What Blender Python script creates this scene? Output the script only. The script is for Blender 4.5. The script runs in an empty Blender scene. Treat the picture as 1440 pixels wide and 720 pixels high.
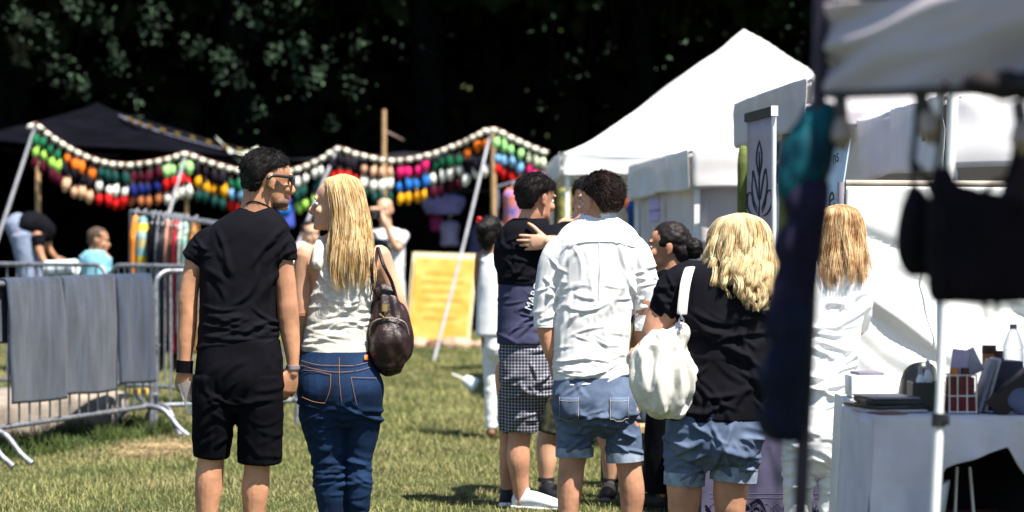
import bpy, bmesh, math, random
import numpy as np
random.seed(7); rng = np.random.default_rng(11)
FAST = False
S = bpy.context.scene; COL = S.collection
F = 3400.0; H = 1.3; PI = math.pi
A = lambda *v: np.array(v, float)
def W(x, y, d): return A((x-720)/F*d, d, H-(y-360)/F*d)       # photo pixel + distance -> metres
def gz(d):
    t = np.clip((np.asarray(d, float)-13)/20, 0, 1); return .25*t*t*(3-2*t)
def unit(v): v = np.asarray(v, float); return v/(np.linalg.norm(v)+1e-12)

# ------------------------------------------------------------------ noise
def _h(i, j, k, s):
    n = (i*374761393 + j*668265263 + k*2147483647 + s*974634777) & 0xffffffff
    n = ((n ^ (n >> 13))*1274126177) & 0xffffffff
    n = (n ^ (n >> 16)) & 0xffffffff
    return n/2147483647.5-1
def vnoise(P, seed=0):
    P = np.asarray(P, float); i = np.floor(P).astype(np.int64); f = P-i; f = f*f*(3-2*f)
    o = 0
    for a in (0, 1):
        for b in (0, 1):
            for c in (0, 1):
                w = (f[..., 0] if a else 1-f[..., 0])*(f[..., 1] if b else 1-f[..., 1])*(f[..., 2] if c else 1-f[..., 2])
                o = o + w*_h(i[..., 0]+a, i[..., 1]+b, i[..., 2]+c, seed)
    return o
def fbm(P, seed=0, oct=3):
    o = 0; a = 1.
    for k in range(oct):
        o = o+a*vnoise(np.asarray(P)*(2**k)+k*17.3, seed+k); a *= .5
    return o
def wrinkle(P, sc, seed=0):
    """ridged folds; sc = cycles per metre along x,y,z"""
    Q = np.asarray(P)*np.asarray(sc); Wp = np.stack([fbm(Q*.6+9, seed+5, 2), fbm(Q*.6+31, seed+6, 2), fbm(Q*.6+57, seed+7, 2)], -1)
    n = fbm(Q+Wp*.7, seed, 2)
    return 1-2.2*np.sqrt(n*n+.02)

# ------------------------------------------------------------------ meshes
def tag(o, label=None, cat=None, group=None, kind=None):
    for k, v in (('label', label), ('category', cat), ('group', group), ('kind', kind)):
        if v: o[k] = v
    return o
def link(o, parent=None):
    COL.objects.link(o)
    if parent is not None: o.parent = parent
    return o
def empty(name, loc, label, cat, group=None):
    o = bpy.data.objects.new(name, None); o.location = tuple(loc); o.empty_display_size = .1
    link(o); return tag(o, label, cat, group)
def rawmesh(name, V, Fc, smooth=True):
    V = np.asarray(V, np.float32); me = bpy.data.meshes.new(name)
    if isinstance(Fc, np.ndarray):
        n, k = Fc.shape
        me.vertices.add(len(V)); me.vertices.foreach_set('co', V.ravel())
        me.loops.add(n*k); me.loops.foreach_set('vertex_index', Fc.astype(np.int32).ravel())
        me.polygons.add(n); me.polygons.foreach_set('loop_start', np.arange(0, n*k, k, dtype=np.int32))
        me.update(calc_edges=True)
    else:
        me.from_pydata([tuple(v) for v in V], [], [tuple(f) for f in Fc]); me.update()
    me.polygons.foreach_set('use_smooth', np.full(len(me.polygons), smooth))
    if smooth and not isinstance(Fc, np.ndarray): me.set_sharp_from_angle(angle=math.radians(55))
    return me
def mk(name, shape, mat, parent=None, smooth=True, origin=None):
    """shape=(V,F) in world metres; parented meshes become local to the parent"""
    V, Fc = shape; V = np.asarray(V, float)
    off = A(0, 0, 0)
    p = parent
    if p is not None:
        while p is not None: off = off+A(*p.location); p = p.parent
    elif origin is not None: off = np.asarray(origin, float)
    o = bpy.data.objects.new(name, rawmesh(name, V-off, Fc, smooth))
    if parent is None: o.location = tuple(off)
    for m in (mat if isinstance(mat, (list, tuple)) else [mat]): o.data.materials.append(m)
    return link(o, parent)
def join(shapes):
    Vs, Fs, n = [], [], 0; same = all(isinstance(f, np.ndarray) for _, f in shapes) and len({f.shape[1] for _, f in shapes if isinstance(f, np.ndarray)}) == 1
    for V, Fc in shapes:
        Vs.append(np.asarray(V, float))
        if same: Fs.append(Fc+n)
        else: Fs += [tuple(int(i)+n for i in f) for f in Fc]
        n += len(V)
    return np.concatenate(Vs), (np.concatenate(Fs) if same else Fs)
def catmull(P, sub):
    P = np.asarray(P, float)
    if len(P) < 3 or sub < 2: return P
    Q = np.vstack([2*P[0]-P[1], P, 2*P[-1]-P[-2]]); out = []
    for i in range(1, len(Q)-2):
        for t in np.arange(sub)/sub:
            p0, p1, p2, p3 = Q[i-1:i+3]
            out.append(.5*(2*p1+(p2-p0)*t+(2*p0-5*p1+4*p2-p3)*t*t+(3*p1-p0-3*p2+p3)*t**3))
    out.append(P[-1]); return np.array(out)
def tube(pts, rad, n=14, ref=(1, 0, 0), cap='round', sub=4, pw=2.0, hor=False):
    pts = np.asarray(pts, float); rad = np.array([(r, r) if np.isscalar(r) else tuple(r) for r in rad], float)
    D = catmull(np.hstack([pts, rad]), sub); pts = D[:, :3]; rad = np.maximum(D[:, 3:], 1e-4)
    T = np.gradient(pts, axis=0); T /= np.linalg.norm(T, axis=1)[:, None]+1e-12
    if hor: T[:] = (0, 0, 1 if pts[-1, 2] > pts[0, 2] else -1)
    if cap in ('round', 'rf'):
        def ext(p, t, r):
            m = min(r); return [(p+t*m*k, r*c) for k, c in ((.5, .86), (.85, .53))]+[(p+t*m*.98, r*.15)]
        a = ext(pts[0], -T[0], rad[0])[::-1]; b = ext(pts[-1], T[-1], rad[-1])
        if cap == 'rf': b = []
        pts = np.vstack([[x[0] for x in a], pts]+([[x[0] for x in b]] if b else [])); rad = np.vstack([[x[1] for x in a], rad]+([[x[1] for x in b]] if b else []))
        T = np.vstack([[T[0]]*3, T]+([[T[-1]]*3] if b else []))
    V, Fc = [], []; th = np.arange(n)*2*PI/n; c, s = np.cos(th), np.sin(th)
    c = np.sign(c)*np.abs(c)**(2/pw); s = np.sign(s)*np.abs(s)**(2/pw)
    a = np.asarray(ref, float)
    for p, t, r in zip(pts, T, rad):
        u = a-t*(a@t)
        if np.linalg.norm(u) < .05: u = np.cross(t, (0, 0, 1) if abs(t[2]) < .9 else (0, 1, 0))
        u = unit(u); b = np.cross(t, u); a = u if np.linalg.norm(np.asarray(ref)-t*(np.asarray(ref)@t)) < .3 else np.asarray(ref, float)
        V.append(p+np.outer(c*r[0], u)+np.outer(s*r[1], b))
    m = len(pts)
    for i in range(m-1):
        for j in range(n): k = (j+1) % n; Fc.append((i*n+j, i*n+k, (i+1)*n+k, (i+1)*n+j))
    V = np.concatenate(V)
    Fc.append(tuple(range(n))[::-1]); Fc.append(tuple(range((m-1)*n, m*n)))
    return V, Fc
def pipe(pts, r, n=8, sub=1, cap='flat'):
    return tube(pts, [r]*len(pts), n, (1, 0, 0), cap, sub)
def ell(c, r, R=None, n=16, m=10):
    V = [(0, 0, 1)]; Fc = []
    for i in range(1, m):
        a = PI*i/m
        for j in range(n): b = 2*PI*j/n; V.append((math.sin(a)*math.cos(b), math.sin(a)*math.sin(b), math.cos(a)))
    V.append((0, 0, -1)); L = len(V)-1
    for j in range(n):
        k = (j+1) % n; Fc.append((0, 1+j, 1+k)); Fc.append((L, L-n+k, L-n+j))
        for i in range(m-2): Fc.append((1+i*n+j, 1+(i+1)*n+j, 1+(i+1)*n+k, 1+i*n+k))
    V = np.array(V)*np.asarray(r)
    if R is not None: V = V@np.asarray(R).T
    return V+np.asarray(c), Fc
def box(c, s, R=None, bev=0.0):
    x, y, z = np.asarray(s)/2.
    if bev <= 0:
        V = np.array([(a*x, b*y, g*z) for a in (-1, 1) for b in (-1, 1) for g in (-1, 1)])
        Fc = [(0, 1, 3, 2), (4, 6, 7, 5), (0, 4, 5, 1), (2, 3, 7, 6), (0, 2, 6, 4), (1, 5, 7, 3)]
    else:
        bm = bmesh.new(); bmesh.ops.create_cube(bm, size=1)
        for v in bm.verts: v.co = (v.co.x*2*x, v.co.y*2*y, v.co.z*2*z)
        bmesh.ops.bevel(bm, geom=bm.edges[:], offset=bev, segments=2, affect='EDGES', profile=.6)
        bm.verts.ensure_lookup_table(); V = np.array([v.co[:] for v in bm.verts]); Fc = [tuple(v.index for v in f.verts) for f in bm.faces]; bm.free()
    if R is not None: V = V@np.asarray(R).T
    return V+np.asarray(c), Fc
def rotz(a): c, s = math.cos(a), math.sin(a); return np.array([(c, -s, 0), (s, c, 0), (0, 0, 1)])
def rotx(a): c, s = math.cos(a), math.sin(a); return np.array([(1, 0, 0), (0, c, -s), (0, s, c)])
def roty(a): c, s = math.cos(a), math.sin(a); return np.array([(c, 0, s), (0, 1, 0), (-s, 0, c)])
def sheet(P, t=.004):
    """P (nu,nv,3) grid -> closed slab of thickness t"""
    P = np.asarray(P, float); nu, nv = P.shape[:2]
    N = np.cross(np.gradient(P, axis=0), np.gradient(P, axis=1)); N /= np.linalg.norm(N, axis=2)[..., None]+1e-12
    V = np.concatenate([(P+N*t/2).reshape(-1, 3), (P-N*t/2).reshape(-1, 3)]); n = nu*nv
    I = np.arange(n).reshape(nu, nv)
    q = np.stack([I[:-1, :-1], I[1:, :-1], I[1:, 1:], I[:-1, 1:]], -1).reshape(-1, 4)
    Fc = [q, q[:, ::-1]+n]
    for e in (I[0, :], I[-1, ::-1], I[::-1, 0], I[:, -1]):
        Fc.append(np.stack([e[:-1], e[1:], e[1:]+n, e[:-1]+n], -1))
    return V, np.concatenate(Fc)
def bil(a, b, c, d, nu, nv):
    """grid between a(0,0) b(1,0) c(1,1) d(0,1)"""
    u = np.linspace(0, 1, nu)[:, None, None]; v = np.linspace(0, 1, nv)[None, :, None]
    return (1-u)*(1-v)*A(*a)+u*(1-v)*A(*b)+u*v*A(*c)+(1-u)*v*A(*d)
def remesh(shapes, vox, it=2, wr=None):
    V, Fc = join(shapes); Fc = [tuple(f) for f in Fc]
    o = bpy.data.objects.new('tmp', rawmesh('tmp', V, Fc)); COL.objects.link(o)
    m = o.modifiers.new('r', 'REMESH'); m.mode = 'VOXEL'; m.voxel_size = vox; m.adaptivity = 0
    if it:
        m = o.modifiers.new('s', 'SMOOTH'); m.factor = .5; m.iterations = it
    dg = bpy.context.evaluated_depsgraph_get(); e = o.evaluated_get(dg); me = e.to_mesh()
    nv = len(me.vertices); co = np.empty(nv*3, np.float32); me.vertices.foreach_get('co', co); co = co.reshape(-1, 3).astype(float)
    no = np.empty(nv*3, np.float32); me.vertices.foreach_get('normal', no); no = no.reshape(-1, 3)
    fl = np.empty(len(me.loops), np.int32); me.loops.foreach_get('vertex_index', fl); fl = fl.reshape(-1, 4)
    e.to_mesh_clear(); d = o.data; bpy.data.objects.remove(o); bpy.data.meshes.remove(d)
    if wr is not None: co = co+no*wr(co)[:, None]
    return co, fl, no
def strips(L, rad):
    """L (N,K,3) polylines -> thin three-sided tapered tubes"""
    N, K, _ = L.shape; T = np.gradient(L, axis=1); T /= np.linalg.norm(T, axis=2)[..., None]+1e-9
    ref = rng.normal(size=(N, 1, 3)); U = np.cross(T, ref); U /= np.linalg.norm(U, axis=2)[..., None]+1e-9; B = np.cross(T, U)
    r = np.asarray(rad, float)
    r = r[None, :, None] if r.ndim == 1 else r[..., None]
    V = np.stack([L+r*(math.cos(a)*U+math.sin(a)*B) for a in (0, 2*PI/3, 4*PI/3)], 2)    # N,K,3,3
    I = np.arange(N*K*3).reshape(N, K, 3); q = []
    for j in range(3):
        k = (j+1) % 3; q.append(np.stack([I[:, :-1, j], I[:, :-1, k], I[:, 1:, k], I[:, 1:, j]], -1).reshape(-1, 4))
    return V.reshape(-1, 3), np.concatenate(q)
def quads(C, size, asp=.55, up=0.0, sizes=None):
    N = len(C); u = rng.normal(size=(N, 3)); u /= np.linalg.norm(u, axis=1)[:, None]
    w = rng.normal(size=(N, 3)); w[:, 2] += up; v = np.cross(u, w); v /= np.linalg.norm(v, axis=1)[:, None]
    n = np.cross(u, v)
    s = (size*(.6+.8*rng.random(N)))[:, None]
    V = np.stack([C-u*s*.5, C-v*s*asp*.5+n*s*.07, C+u*s*.5, C+v*s*asp*.5+n*s*.07], 1).reshape(-1, 3)
    return V, np.arange(N*4).reshape(N, 4)
def textmesh(s, size, ext=.001, shear=0):
    cu = bpy.data.curves.new('t', 'FONT'); cu.body = s; cu.size = size; cu.extrude = ext; cu.shear = shear; cu.align_x = 'CENTER'; cu.align_y = 'CENTER'
    o = bpy.data.objects.new('t', cu); COL.objects.link(o); dg = bpy.context.evaluated_depsgraph_get(); dg.update()
    me = o.evaluated_get(dg).to_mesh(); V = np.array([v.co[:] for v in me.vertices]); Fc = [tuple(p.vertices) for p in me.polygons]
    o.evaluated_get(dg).to_mesh_clear(); bpy.data.objects.remove(o); return V, Fc

# ------------------------------------------------------------------ materials
_M = {}
def M(name, col, rough=.7, var=.12, vs=8., bump=.0, bs=200., spec=.3, metal=0., sheen=0., trans=0., col2=None, sss=0., island=0., coat=0., stretch=None):
    if name in _M: return _M[name]
    m = bpy.data.materials.new(name); m.use_nodes = True; nt = m.node_tree; N = nt.nodes; L = nt.links
    b = N['Principled BSDF']; out = N['Material Output']
    b.inputs['Roughness'].default_value = rough; b.inputs['Metallic'].default_value = metal
    b.inputs['Specular IOR Level'].default_value = spec; b.inputs['Sheen Weight'].default_value = sheen; b.inputs['Coat Weight'].default_value = coat
    if sss: b.inputs['Subsurface Weight'].default_value = sss; b.inputs['Subsurface Radius'].default_value = (.02, .008, .004); b.inputs['Subsurface Scale'].default_value = .5
    tc = N.new('ShaderNodeTexCoord'); src = tc.outputs['Object']
    if stretch:
        mp = N.new('ShaderNodeMapping'); mp.inputs['Scale'].default_value = stretch; L.new(src, mp.inputs[0]); src = mp.outputs[0]
    no = N.new('ShaderNodeTexNoise'); no.inputs['Scale'].default_value = vs; no.inputs['Detail'].default_value = 5; L.new(src, no.inputs['Vector'])
    mx = N.new('ShaderNodeMix'); mx.data_type = 'RGBA'
    c = np.array(col[:3]); c2 = np.array(col2[:3]) if col2 else c*(1-2*var)
    c1 = c if col2 else c*(1+var)
    mx.inputs[6].default_value = (*np.clip(c2, 0, 1), 1); mx.inputs[7].default_value = (*np.clip(c1, 0, 1), 1)
    rp = N.new('ShaderNodeMapRange'); rp.inputs[1].default_value = .35; rp.inputs[2].default_value = .65; L.new(no.outputs[0], rp.inputs[0]); L.new(rp.outputs[0], mx.inputs[0])
    cs = mx.outputs[2]
    if island:
        g = N.new('ShaderNodeNewGeometry'); r2 = N.new('ShaderNodeMapRange'); r2.inputs[3].default_value = 1-island; r2.inputs[4].default_value = 1+island
        L.new(g.outputs['Random Per Island'], r2.inputs[0]); hv = N.new('ShaderNodeHueSaturation'); L.new(r2.outputs[0], hv.inputs['Value']); L.new(cs, hv.inputs['Color'])
        cs = hv.outputs[0]
    L.new(cs, b.inputs['Base Color'])
    if bump:
        n2 = N.new('ShaderNodeTexNoise'); n2.inputs['Scale'].default_value = bs; n2.inputs['Detail'].default_value = 3; L.new(src, n2.inputs['Vector'])
        bp = N.new('ShaderNodeBump'); bp.inputs['Strength'].default_value = bump; bp.inputs['Distance'].default_value = .004; L.new(n2.outputs[0], bp.inputs['Height']); L.new(bp.outputs[0], b.inputs['Normal'])
    if trans:
        t = N.new('ShaderNodeBsdfTranslucent'); L.new(cs, t.inputs[0]); ms = N.new('ShaderNodeMixShader'); ms.inputs[0].default_value = trans
        L.new(b.outputs[0], ms.inputs[1]); L.new(t.outputs[0], ms.inputs[2]); L.new(ms.outputs[0], out.inputs[0])
    _M[name] = m; return m
def M_check(name, base, line, per, wx=.28, soft=0):
    m = M(name, base, .85, .0); nt = m.node_tree; N = nt.nodes; L = nt.links; b = N['Principled BSDF']
    tc = N.new('ShaderNodeTexCoord'); sp = N.new('ShaderNodeSeparateXYZ'); L.new(tc.outputs['Object'], sp.inputs[0])
    fac = []
    for ax in (0, 2):
        a = N.new('ShaderNodeMath'); a.operation = 'MULTIPLY'; a.inputs[1].default_value = 1/per; L.new(sp.outputs[ax], a.inputs[0])
        f = N.new('ShaderNodeMath'); f.operation = 'FRACT'; L.new(a.outputs[0], f.inputs[0])
        g = N.new('ShaderNodeMath'); g.operation = 'LESS_THAN'; g.inputs[1].default_value = wx; L.new(f.outputs[0], g.inputs[0]); fac.append(g)
    ad = N.new('ShaderNodeMath'); ad.operation = 'ADD'; L.new(fac[0].outputs[0], ad.inputs[0]); L.new(fac[1].outputs[0], ad.inputs[1])
    hf = N.new('ShaderNodeMath'); hf.operation = 'MULTIPLY'; hf.inputs[1].default_value = .5; L.new(ad.outputs[0], hf.inputs[0])
    mx = N.new('ShaderNodeMix'); mx.data_type = 'RGBA'; mx.inputs[6].default_value = (*base, 1); mx.inputs[7].default_value = (*line, 1)
    L.new(hf.outputs[0], mx.inputs[0]); L.new(mx.outputs[2], b.inputs['Base Color']); return m
def M_bands(name, cols, per, axis=2, rough=.8):
    """woven horizontal stripes"""
    m = M(name, cols[0], rough, 0.); nt = m.node_tree; N = nt.nodes; L = nt.links; b = N['Principled BSDF']
    tc = N.new('ShaderNodeTexCoord'); sp = N.new('ShaderNodeSeparateXYZ'); L.new(tc.outputs['Object'], sp.inputs[0])
    a = N.new('ShaderNodeMath'); a.operation = 'MULTIPLY'; a.inputs[1].default_value = 1/per; L.new(sp.outputs[axis], a.inputs[0])
    f = N.new('ShaderNodeMath'); f.operation = 'FRACT'; L.new(a.outputs[0], f.inputs[0])
    r = N.new('ShaderNodeValToRGB'); r.color_ramp.interpolation = 'CONSTANT'; L.new(f.outputs[0], r.inputs[0])
    e = r.color_ramp.elements
    while len(e) < len(cols): e.new(.5)
    for i, c in enumerate(cols): e[i].position = i/len(cols); e[i].color = (*c, 1)
    L.new(r.outputs[0], b.inputs['Base Color']); return m
def M_clear(name, col=(.95, .97, 1), rough=.08):
    m = bpy.data.materials.new(name); m.use_nodes = True; N = m.node_tree.nodes; L = m.node_tree.links
    b = N['Principled BSDF']; b.inputs['Base Color'].default_value = (*col, 1); b.inputs['Roughness'].default_value = rough
    t = N.new('ShaderNodeBsdfTransparent'); ms = N.new('ShaderNodeMixShader'); lw = N.new('ShaderNodeLayerWeight'); lw.inputs[0].default_value = .45
    no = N.new('ShaderNodeTexNoise'); no.inputs['Scale'].default_value = 60; ad = N.new('ShaderNodeMath'); ad.operation = 'MULTIPLY_ADD'; ad.inputs[1].default_value = .25; L.new(no.outputs[0], ad.inputs[0]); L.new(lw.outputs['Facing'], ad.inputs[2])
    L.new(ad.outputs[0], ms.inputs[0]); L.new(t.outputs[0], ms.inputs[1]); L.new(b.outputs[0], ms.inputs[2]); L.new(ms.outputs[0], N['Material Output'].inputs[0]); return m

SK_TAN = M('skin_tan', (.50, .245, .14), .5, .18, 7, .10, 260, .3, sss=.12)
SK_FAIR = M('skin_fair', (.60, .335, .215), .5, .12, 7, .08, 260, .4, sss=.12)
SK_RED = M('skin_ruddy', (.55, .275, .17), .5, .17, 7, .10, 260, .3, sss=.12)
SK_BR = M('skin_brown', (.30, .15, .09), .5, .1, 14, .2, 260, .4, sss=.1)
BLACK = M('black_cotton', (.005, .005, .008), .85, .15, 6, .3, 500, .08)
BLACK2 = M('black_twill', (.0035, .0035, .0055), .9, .15, 6, .3, 500, .06)
WHITE = M('white_linen', (.80, .80, .80), .85, .03, 10, .35, 380, .15, trans=.08)
WHITEK = M('white_knit', (.70, .665, .60), .9, .08, 30, .8, 260, .1, stretch=(1, 1, 3))
WHITEC = M('white_cotton', (.78, .78, .78), .85, .04, 10, .3, 400, .15)
DENIM = M('indigo_denim', (.010, .030, .080), .8, .35, 7, .5, 500, .12, col2=(.004, .011, .032))
DENIML = M('washed_denim', (.125, .165, .25), .8, .3, 8, .5, 450, .1, col2=(.060, .085, .145))
DENIMC = M('denim_cuff', (.27, .33, .42), .85, .2, 20, .5, 450, .2)
SLATE = M('slate_jersey', (.045, .048, .095), .85, .1, 8, .3, 400, .15)
HAIRB = M('black_hair', (.010, .008, .008), .55, .2, 30, spec=.13, island=.5)
HAIRD = M('dark_brown_hair', (.018, .010, .008), .5, .2, 30, spec=.2, island=.5)
BLONDE = M('honey_blonde_hair', (.72, .53, .29), .5, .2, 20, spec=.25, island=.5, col2=(.52, .32, .13))
BLONDE2 = M('pale_blonde_hair', (.78, .64, .39), .5, .2, 20, spec=.25, island=.45, col2=(.62, .44, .22))
HAIRU = M('under_hair_shade', (.26, .15, .07), .6, .3, 20, spec=.12)  # dark core colour stands in for shade between the locks
BLONDE3 = M('light_brown_hair', (.68, .48, .26), .5, .2, 20, spec=.25, island=.6, col2=(.33, .17, .07))
STEEL = M('galvanised_steel', (.27, .28, .31), .5, .2, 25, .15, 80, .3, metal=.6)
WOOD = M('pale_pole_wood', (.50, .31, .16), .75, .2, 12, .3, 90, .2, stretch=(6, 6, .6))
TARP = M('black_tarpaulin', (.004, .004, .007), .9, .2, 3, .2, 40, .02)
TENTW = M('white_tent_fabric', (.80, .80, .80), .7, .02, 4, .1, 150, .2, trans=.22)
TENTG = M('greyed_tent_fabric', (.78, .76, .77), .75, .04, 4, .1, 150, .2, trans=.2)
TENTO = M('shade_tinted_tent_fabric', (.66, .62, .64), .8, .06, 3, .2, 150, .2, trans=.15)  # white tent cloth with the pinkish cast of shade put into its colour
PLB = M('black_plastic', (.012, .012, .014), .35, .1, 20, spec=.5)
PLW = M('white_plastic', (.78, .78, .78), .4, .03, 20, spec=.5)
WPAINT = M('white_painted_metal', (.80, .80, .80), .4, .03, 20, spec=.5)
# ------------------------------------------------------------------ people
HEADP = [(0.0, .022, .090, .045), (.012, .036, .097, .020), (.035, .050, .098, -.020), (.060, .057, .096, -.050), (.085, .063, .094, -.074),
         (.110, .069, .091, -.088), (.135, .073, .093, -.096), (.160, .075, .096, -.100), (.185, .073, .090, -.098), (.205, .066, .075, -.088),
         (.222, .050, .052, -.066), (.233, .028, .025, -.036), (.2365, .010, .002, -.012)]
class Fig:
    def __init__(s, d, cx, name, label, cat='person', group=None, gnd=None):
        s.d = d; s.s = F/d; s.g = float(gz(d)) if gnd is None else gnd
        s.fy = 360+(H-s.g)*s.s; s.o = A((cx-720)/F*d, d, s.g)
        s.root = empty(name, s.o, label, cat, group)
    def p(s, x, y, yo=0.): w = W(x, y, s.d); w[1] += yo; return w
    def rows(s, rows, pw=2.3, sub=3, cap='flat', n=28):
        P, R = [], []
        for r in rows:
            y, a, b, th = r[:4]; yo = r[4] if len(r) > 4 else 0
            P.append(s.p((a+b)/2, y, yo)); R.append(((b-a)/2/s.s, th))
        return tube(P, R, n, (1, 0, 0), cap, sub, pw, hor=True)
    def limb(s, pts, k=1.0, cap='round', sub=4, n=16, flat=1.0):
        P = [s.p(q[0], q[1], q[3] if len(q) > 3 else 0) for q in pts]
        return tube(P, [(q[2]/2/s.s*k, q[2]/2/s.s*k*flat) for q in pts], n, (1, 0, 0), cap, sub)
    def head(s, xc, ytop, yaw, sc=1.0, pitch=0., yo=0., nose=1.0):
        """yaw: 0 = looking away from the camera, +90 = to the right, 180 = at the camera"""
        a = math.radians(yaw); Rm = rotz(-a)@rotx(math.radians(pitch)); s.hs = sc; s.R = Rm
        top = s.p(xc, ytop, yo); s.hc = top-Rm@A(0, 0, .2365*sc); s.yaw = a
        P = [A(0, (f+b)/2, z)*sc for z, w, f, b in HEADP]; R = [(w*sc, (f-b)/2*sc) for z, w, f, b in HEADP]
        sh = [tube(P, R, 28, (1, 0, 0), 'flat', 2, 2.15, hor=True)]
        sh.append(tube(A((0, .088, .128), (0, .106, .105), (0, .118, .083), (0, .096, .072))*sc, [.006*sc, .010*sc, .015*sc*nose, .010*sc], 10, (1, 0, 0)))   # nose
        sh.append(ell(A(0, .092, .143)*sc, A(.055, .012, .011)*sc)); sh.append(ell(A(0, .092, .050)*sc, A(.024, .013, .012)*sc)); sh.append(ell(A(0, .090, .012)*sc, A(.022, .014, .014)*sc))
        for k in (-1, 1):
            sh.append(ell(A(.045*k, .070, .085)*sc, A(.020, .020, .022)*sc))
            E = rotz(-k*.35)
            sh.append(ell(A(.078*k, -.012, .110)*sc, A(.009, .019, .032)*sc, E))                 # ear
            sh.append(ell(A(.083*k, -.018, .122)*sc, A(.006, .015, .022)*sc, E)); sh.append(ell(A(.079*k, -.004, .083)*sc, A(.007, .009, .010)*sc))
        return [s.hd(x) for x in sh]
    def hd(s, shape): return shape[0]@s.R.T+s.hc, shape[1]
    def hp(s, *v): return s.R@(A(*v)*s.hs)+s.hc
    def part(s, name, shapes, mat, vox=.007, it=3, wr=None, label=None):
        V, Fc, N = remesh(shapes, vox, it, wr); o = mk(name, (V, Fc), mat, s.root)
        if label: o['label'] = label
        return o
    def raw(s, name, shape, mat, parent=None, smooth=True): return mk(name, shape, mat, parent or s.root, smooth)
    def eyes(s, brow=HAIRD):
        for k in (-1, 1):
            e = s.raw('eye', s.hd(ell(A(.031*k, .083, .116)*s.hs, A(.0125, .0125, .010)*s.hs)), M('eye_white', (.7, .68, .64), .2, .02))
            s.raw('iris', s.hd(ell(A(.031*k, .0925, .116)*s.hs, A(.0055, .004, .0055)*s.hs)), M('iris', (.04, .02, .01), .15, .1), e)
            s.raw('eyebrow', s.hd(tube(A((.014*k, .099, .136), (.034*k, .096, .142), (.054*k, .083, .136))*s.hs, [.003, .0042, .002], 8)), brow)
        s.raw('lips', s.hd(tube(A((-.022, .092, .052), (-.008, .104, .053), (.008, .104, .053), (.022, .092, .052))*s.hs, [.003, .0065, .0065, .003], 8)), M('lip_skin', (.42, .13, .11), .4, .05))
    def short_hair(s, mat, n=2600, ln=.026, front=.0, thick=.014, low=.0, vox=.006, spread=.55):
        k = s.hs; t = thick
        Q = [(.058+low, .046, -.050, -.080), (.085, .066, -.034, -.092-.3*t), (.110, .0715+.3*t, -.024, -.094-.7*t), (.135, .073+.8*t, -.004-front, -.097-t), (.158, .075+t, .036-front, -.100-t), (.178, .074+t, .082-front, -.099-t),
             (.200, .068+t, .086-front, -.090-t), (.220, .053+t, .064, -.070-t), (.236, .032+t, .034, -.045-.8*t), (.238+.8*t, .014, .006, -.022)]
        sh = [s.hd(tube([A(0, (a+b)/2, z)*k for z, w, a, b in Q], [(w*k, (a-b)/2*k) for z, w, a, b in Q], 28, (1, 0, 0), 'flat', 3, 2.1, hor=True))]
        V, Fc, N = remesh(sh, vox, 3, lambda c: .0022*fbm(c*38, 3)+np.where(((c-s.hp(0, 0, .10))@s.R)[:, 2] < .012, .0045*fbm(c*160, 9, 2)-.002, 0))
        o = s.raw('hair', (V, Fc), mat)
        i = rng.integers(0, len(V), n); P = V[i]; Nn = N[i].astype(float)
        fl = s.R@A(.25, -.75, -.45); fl = np.tile(fl, (n, 1)); rel = (P-s.hp(0, 0, .16))@s.R
        frontm = (rel[:, 1] > .02)[:, None]; fl = np.where(frontm, (s.R@A(.35, .55, .1))[None], fl)
        fl = fl-Nn*(fl*Nn).sum(1)[:, None]; fl += rng.normal(size=(n, 3))*.28
        L = ln*(.5+.9*rng.random(n))[:, None]*np.clip((rel[:, 2]+.085)/.10, .3, 1)[:, None]
        t = np.linspace(0, 1, 5)[None, :, None]
        lines = P[:, None]+Nn[:, None]*(-.003+L[:, None]*spread*t*(1-.45*t))+fl[:, None]*L[:, None]*t*t
        s.raw('loose_hair', strips(lines, A(.0017, .0017, .0014, .001, .0004)), mat, o)
        return o
    def long_hair(s, rows, mat, n=1500, K=18, wave=.004, freq=5., curl=0., ends=.22, r=.0024, inner=.84, skip=None, clumps=70, seed=1, core=.74, stray=.014, jit=.45, uj=.06, lock=.035):
        """rows: (y,xl,xr,th,yo) envelope from crown to tips"""
        R = np.array([(*s.p((q[1]+q[2])/2, q[0], q[4] if len(q) > 4 else 0), (q[2]-q[1])/2/s.s, q[3]) for q in rows]); D = catmull(R, 6)
        arc = np.r_[0, np.cumsum(np.linalg.norm(np.diff(D[:, :3], axis=0), axis=1)+np.abs(np.diff(D[:, 3])))]; arc /= arc[-1]
        f = lambda t: np.stack([np.interp(t, arc, D[:, i]) for i in range(5)], -1)
        rg = np.random.default_rng(seed); cl = rg.integers(0, clumps, n); ca = rg.random(clumps)*2*PI; ph = rg.random(clumps)*2*PI
        uo = rg.normal(size=n)*uj; u = ca[cl]; rad = np.clip((1.0-.24*rg.random(clumps)**1.3)[cl]+rg.normal(size=n)*lock, .6, 1.04)
        if skip: keep = np.array([not skip(x % (2*PI)) for x in u]); u, rad, cl = u[keep], rad[keep], cl[keep]; n = len(u)
        tl = 1-ends*(.55*rg.random(n)**.9+.45*rg.random(clumps)[cl]); t = np.linspace(.0, 1, K)[None]*tl[:, None]
        E = f(t); pe = ph[cl]+rg.normal(size=n)*jit
        uu = (u+uo)[:, None]*0+u[:, None]+uo[:, None]*(1.25-.75*t)+.05*np.sin(t*9+pe[:, None])
        amp = wave*np.clip((t-.15)*2, 0, 1)
        rr = rad[:, None]
        X = E[..., 0]+np.cos(uu)*E[..., 3]*rr+amp*np.sin(freq*2*PI*t+pe[:, None])
        Y = E[..., 1]+np.sin(uu)*E[..., 4]*rr+amp*np.cos(freq*2*PI*t+pe[:, None])*(.5+curl)
        Z = E[..., 2]+amp*.4*curl*np.sin(freq*2*PI*t+pe[:, None]+1.3)
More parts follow.
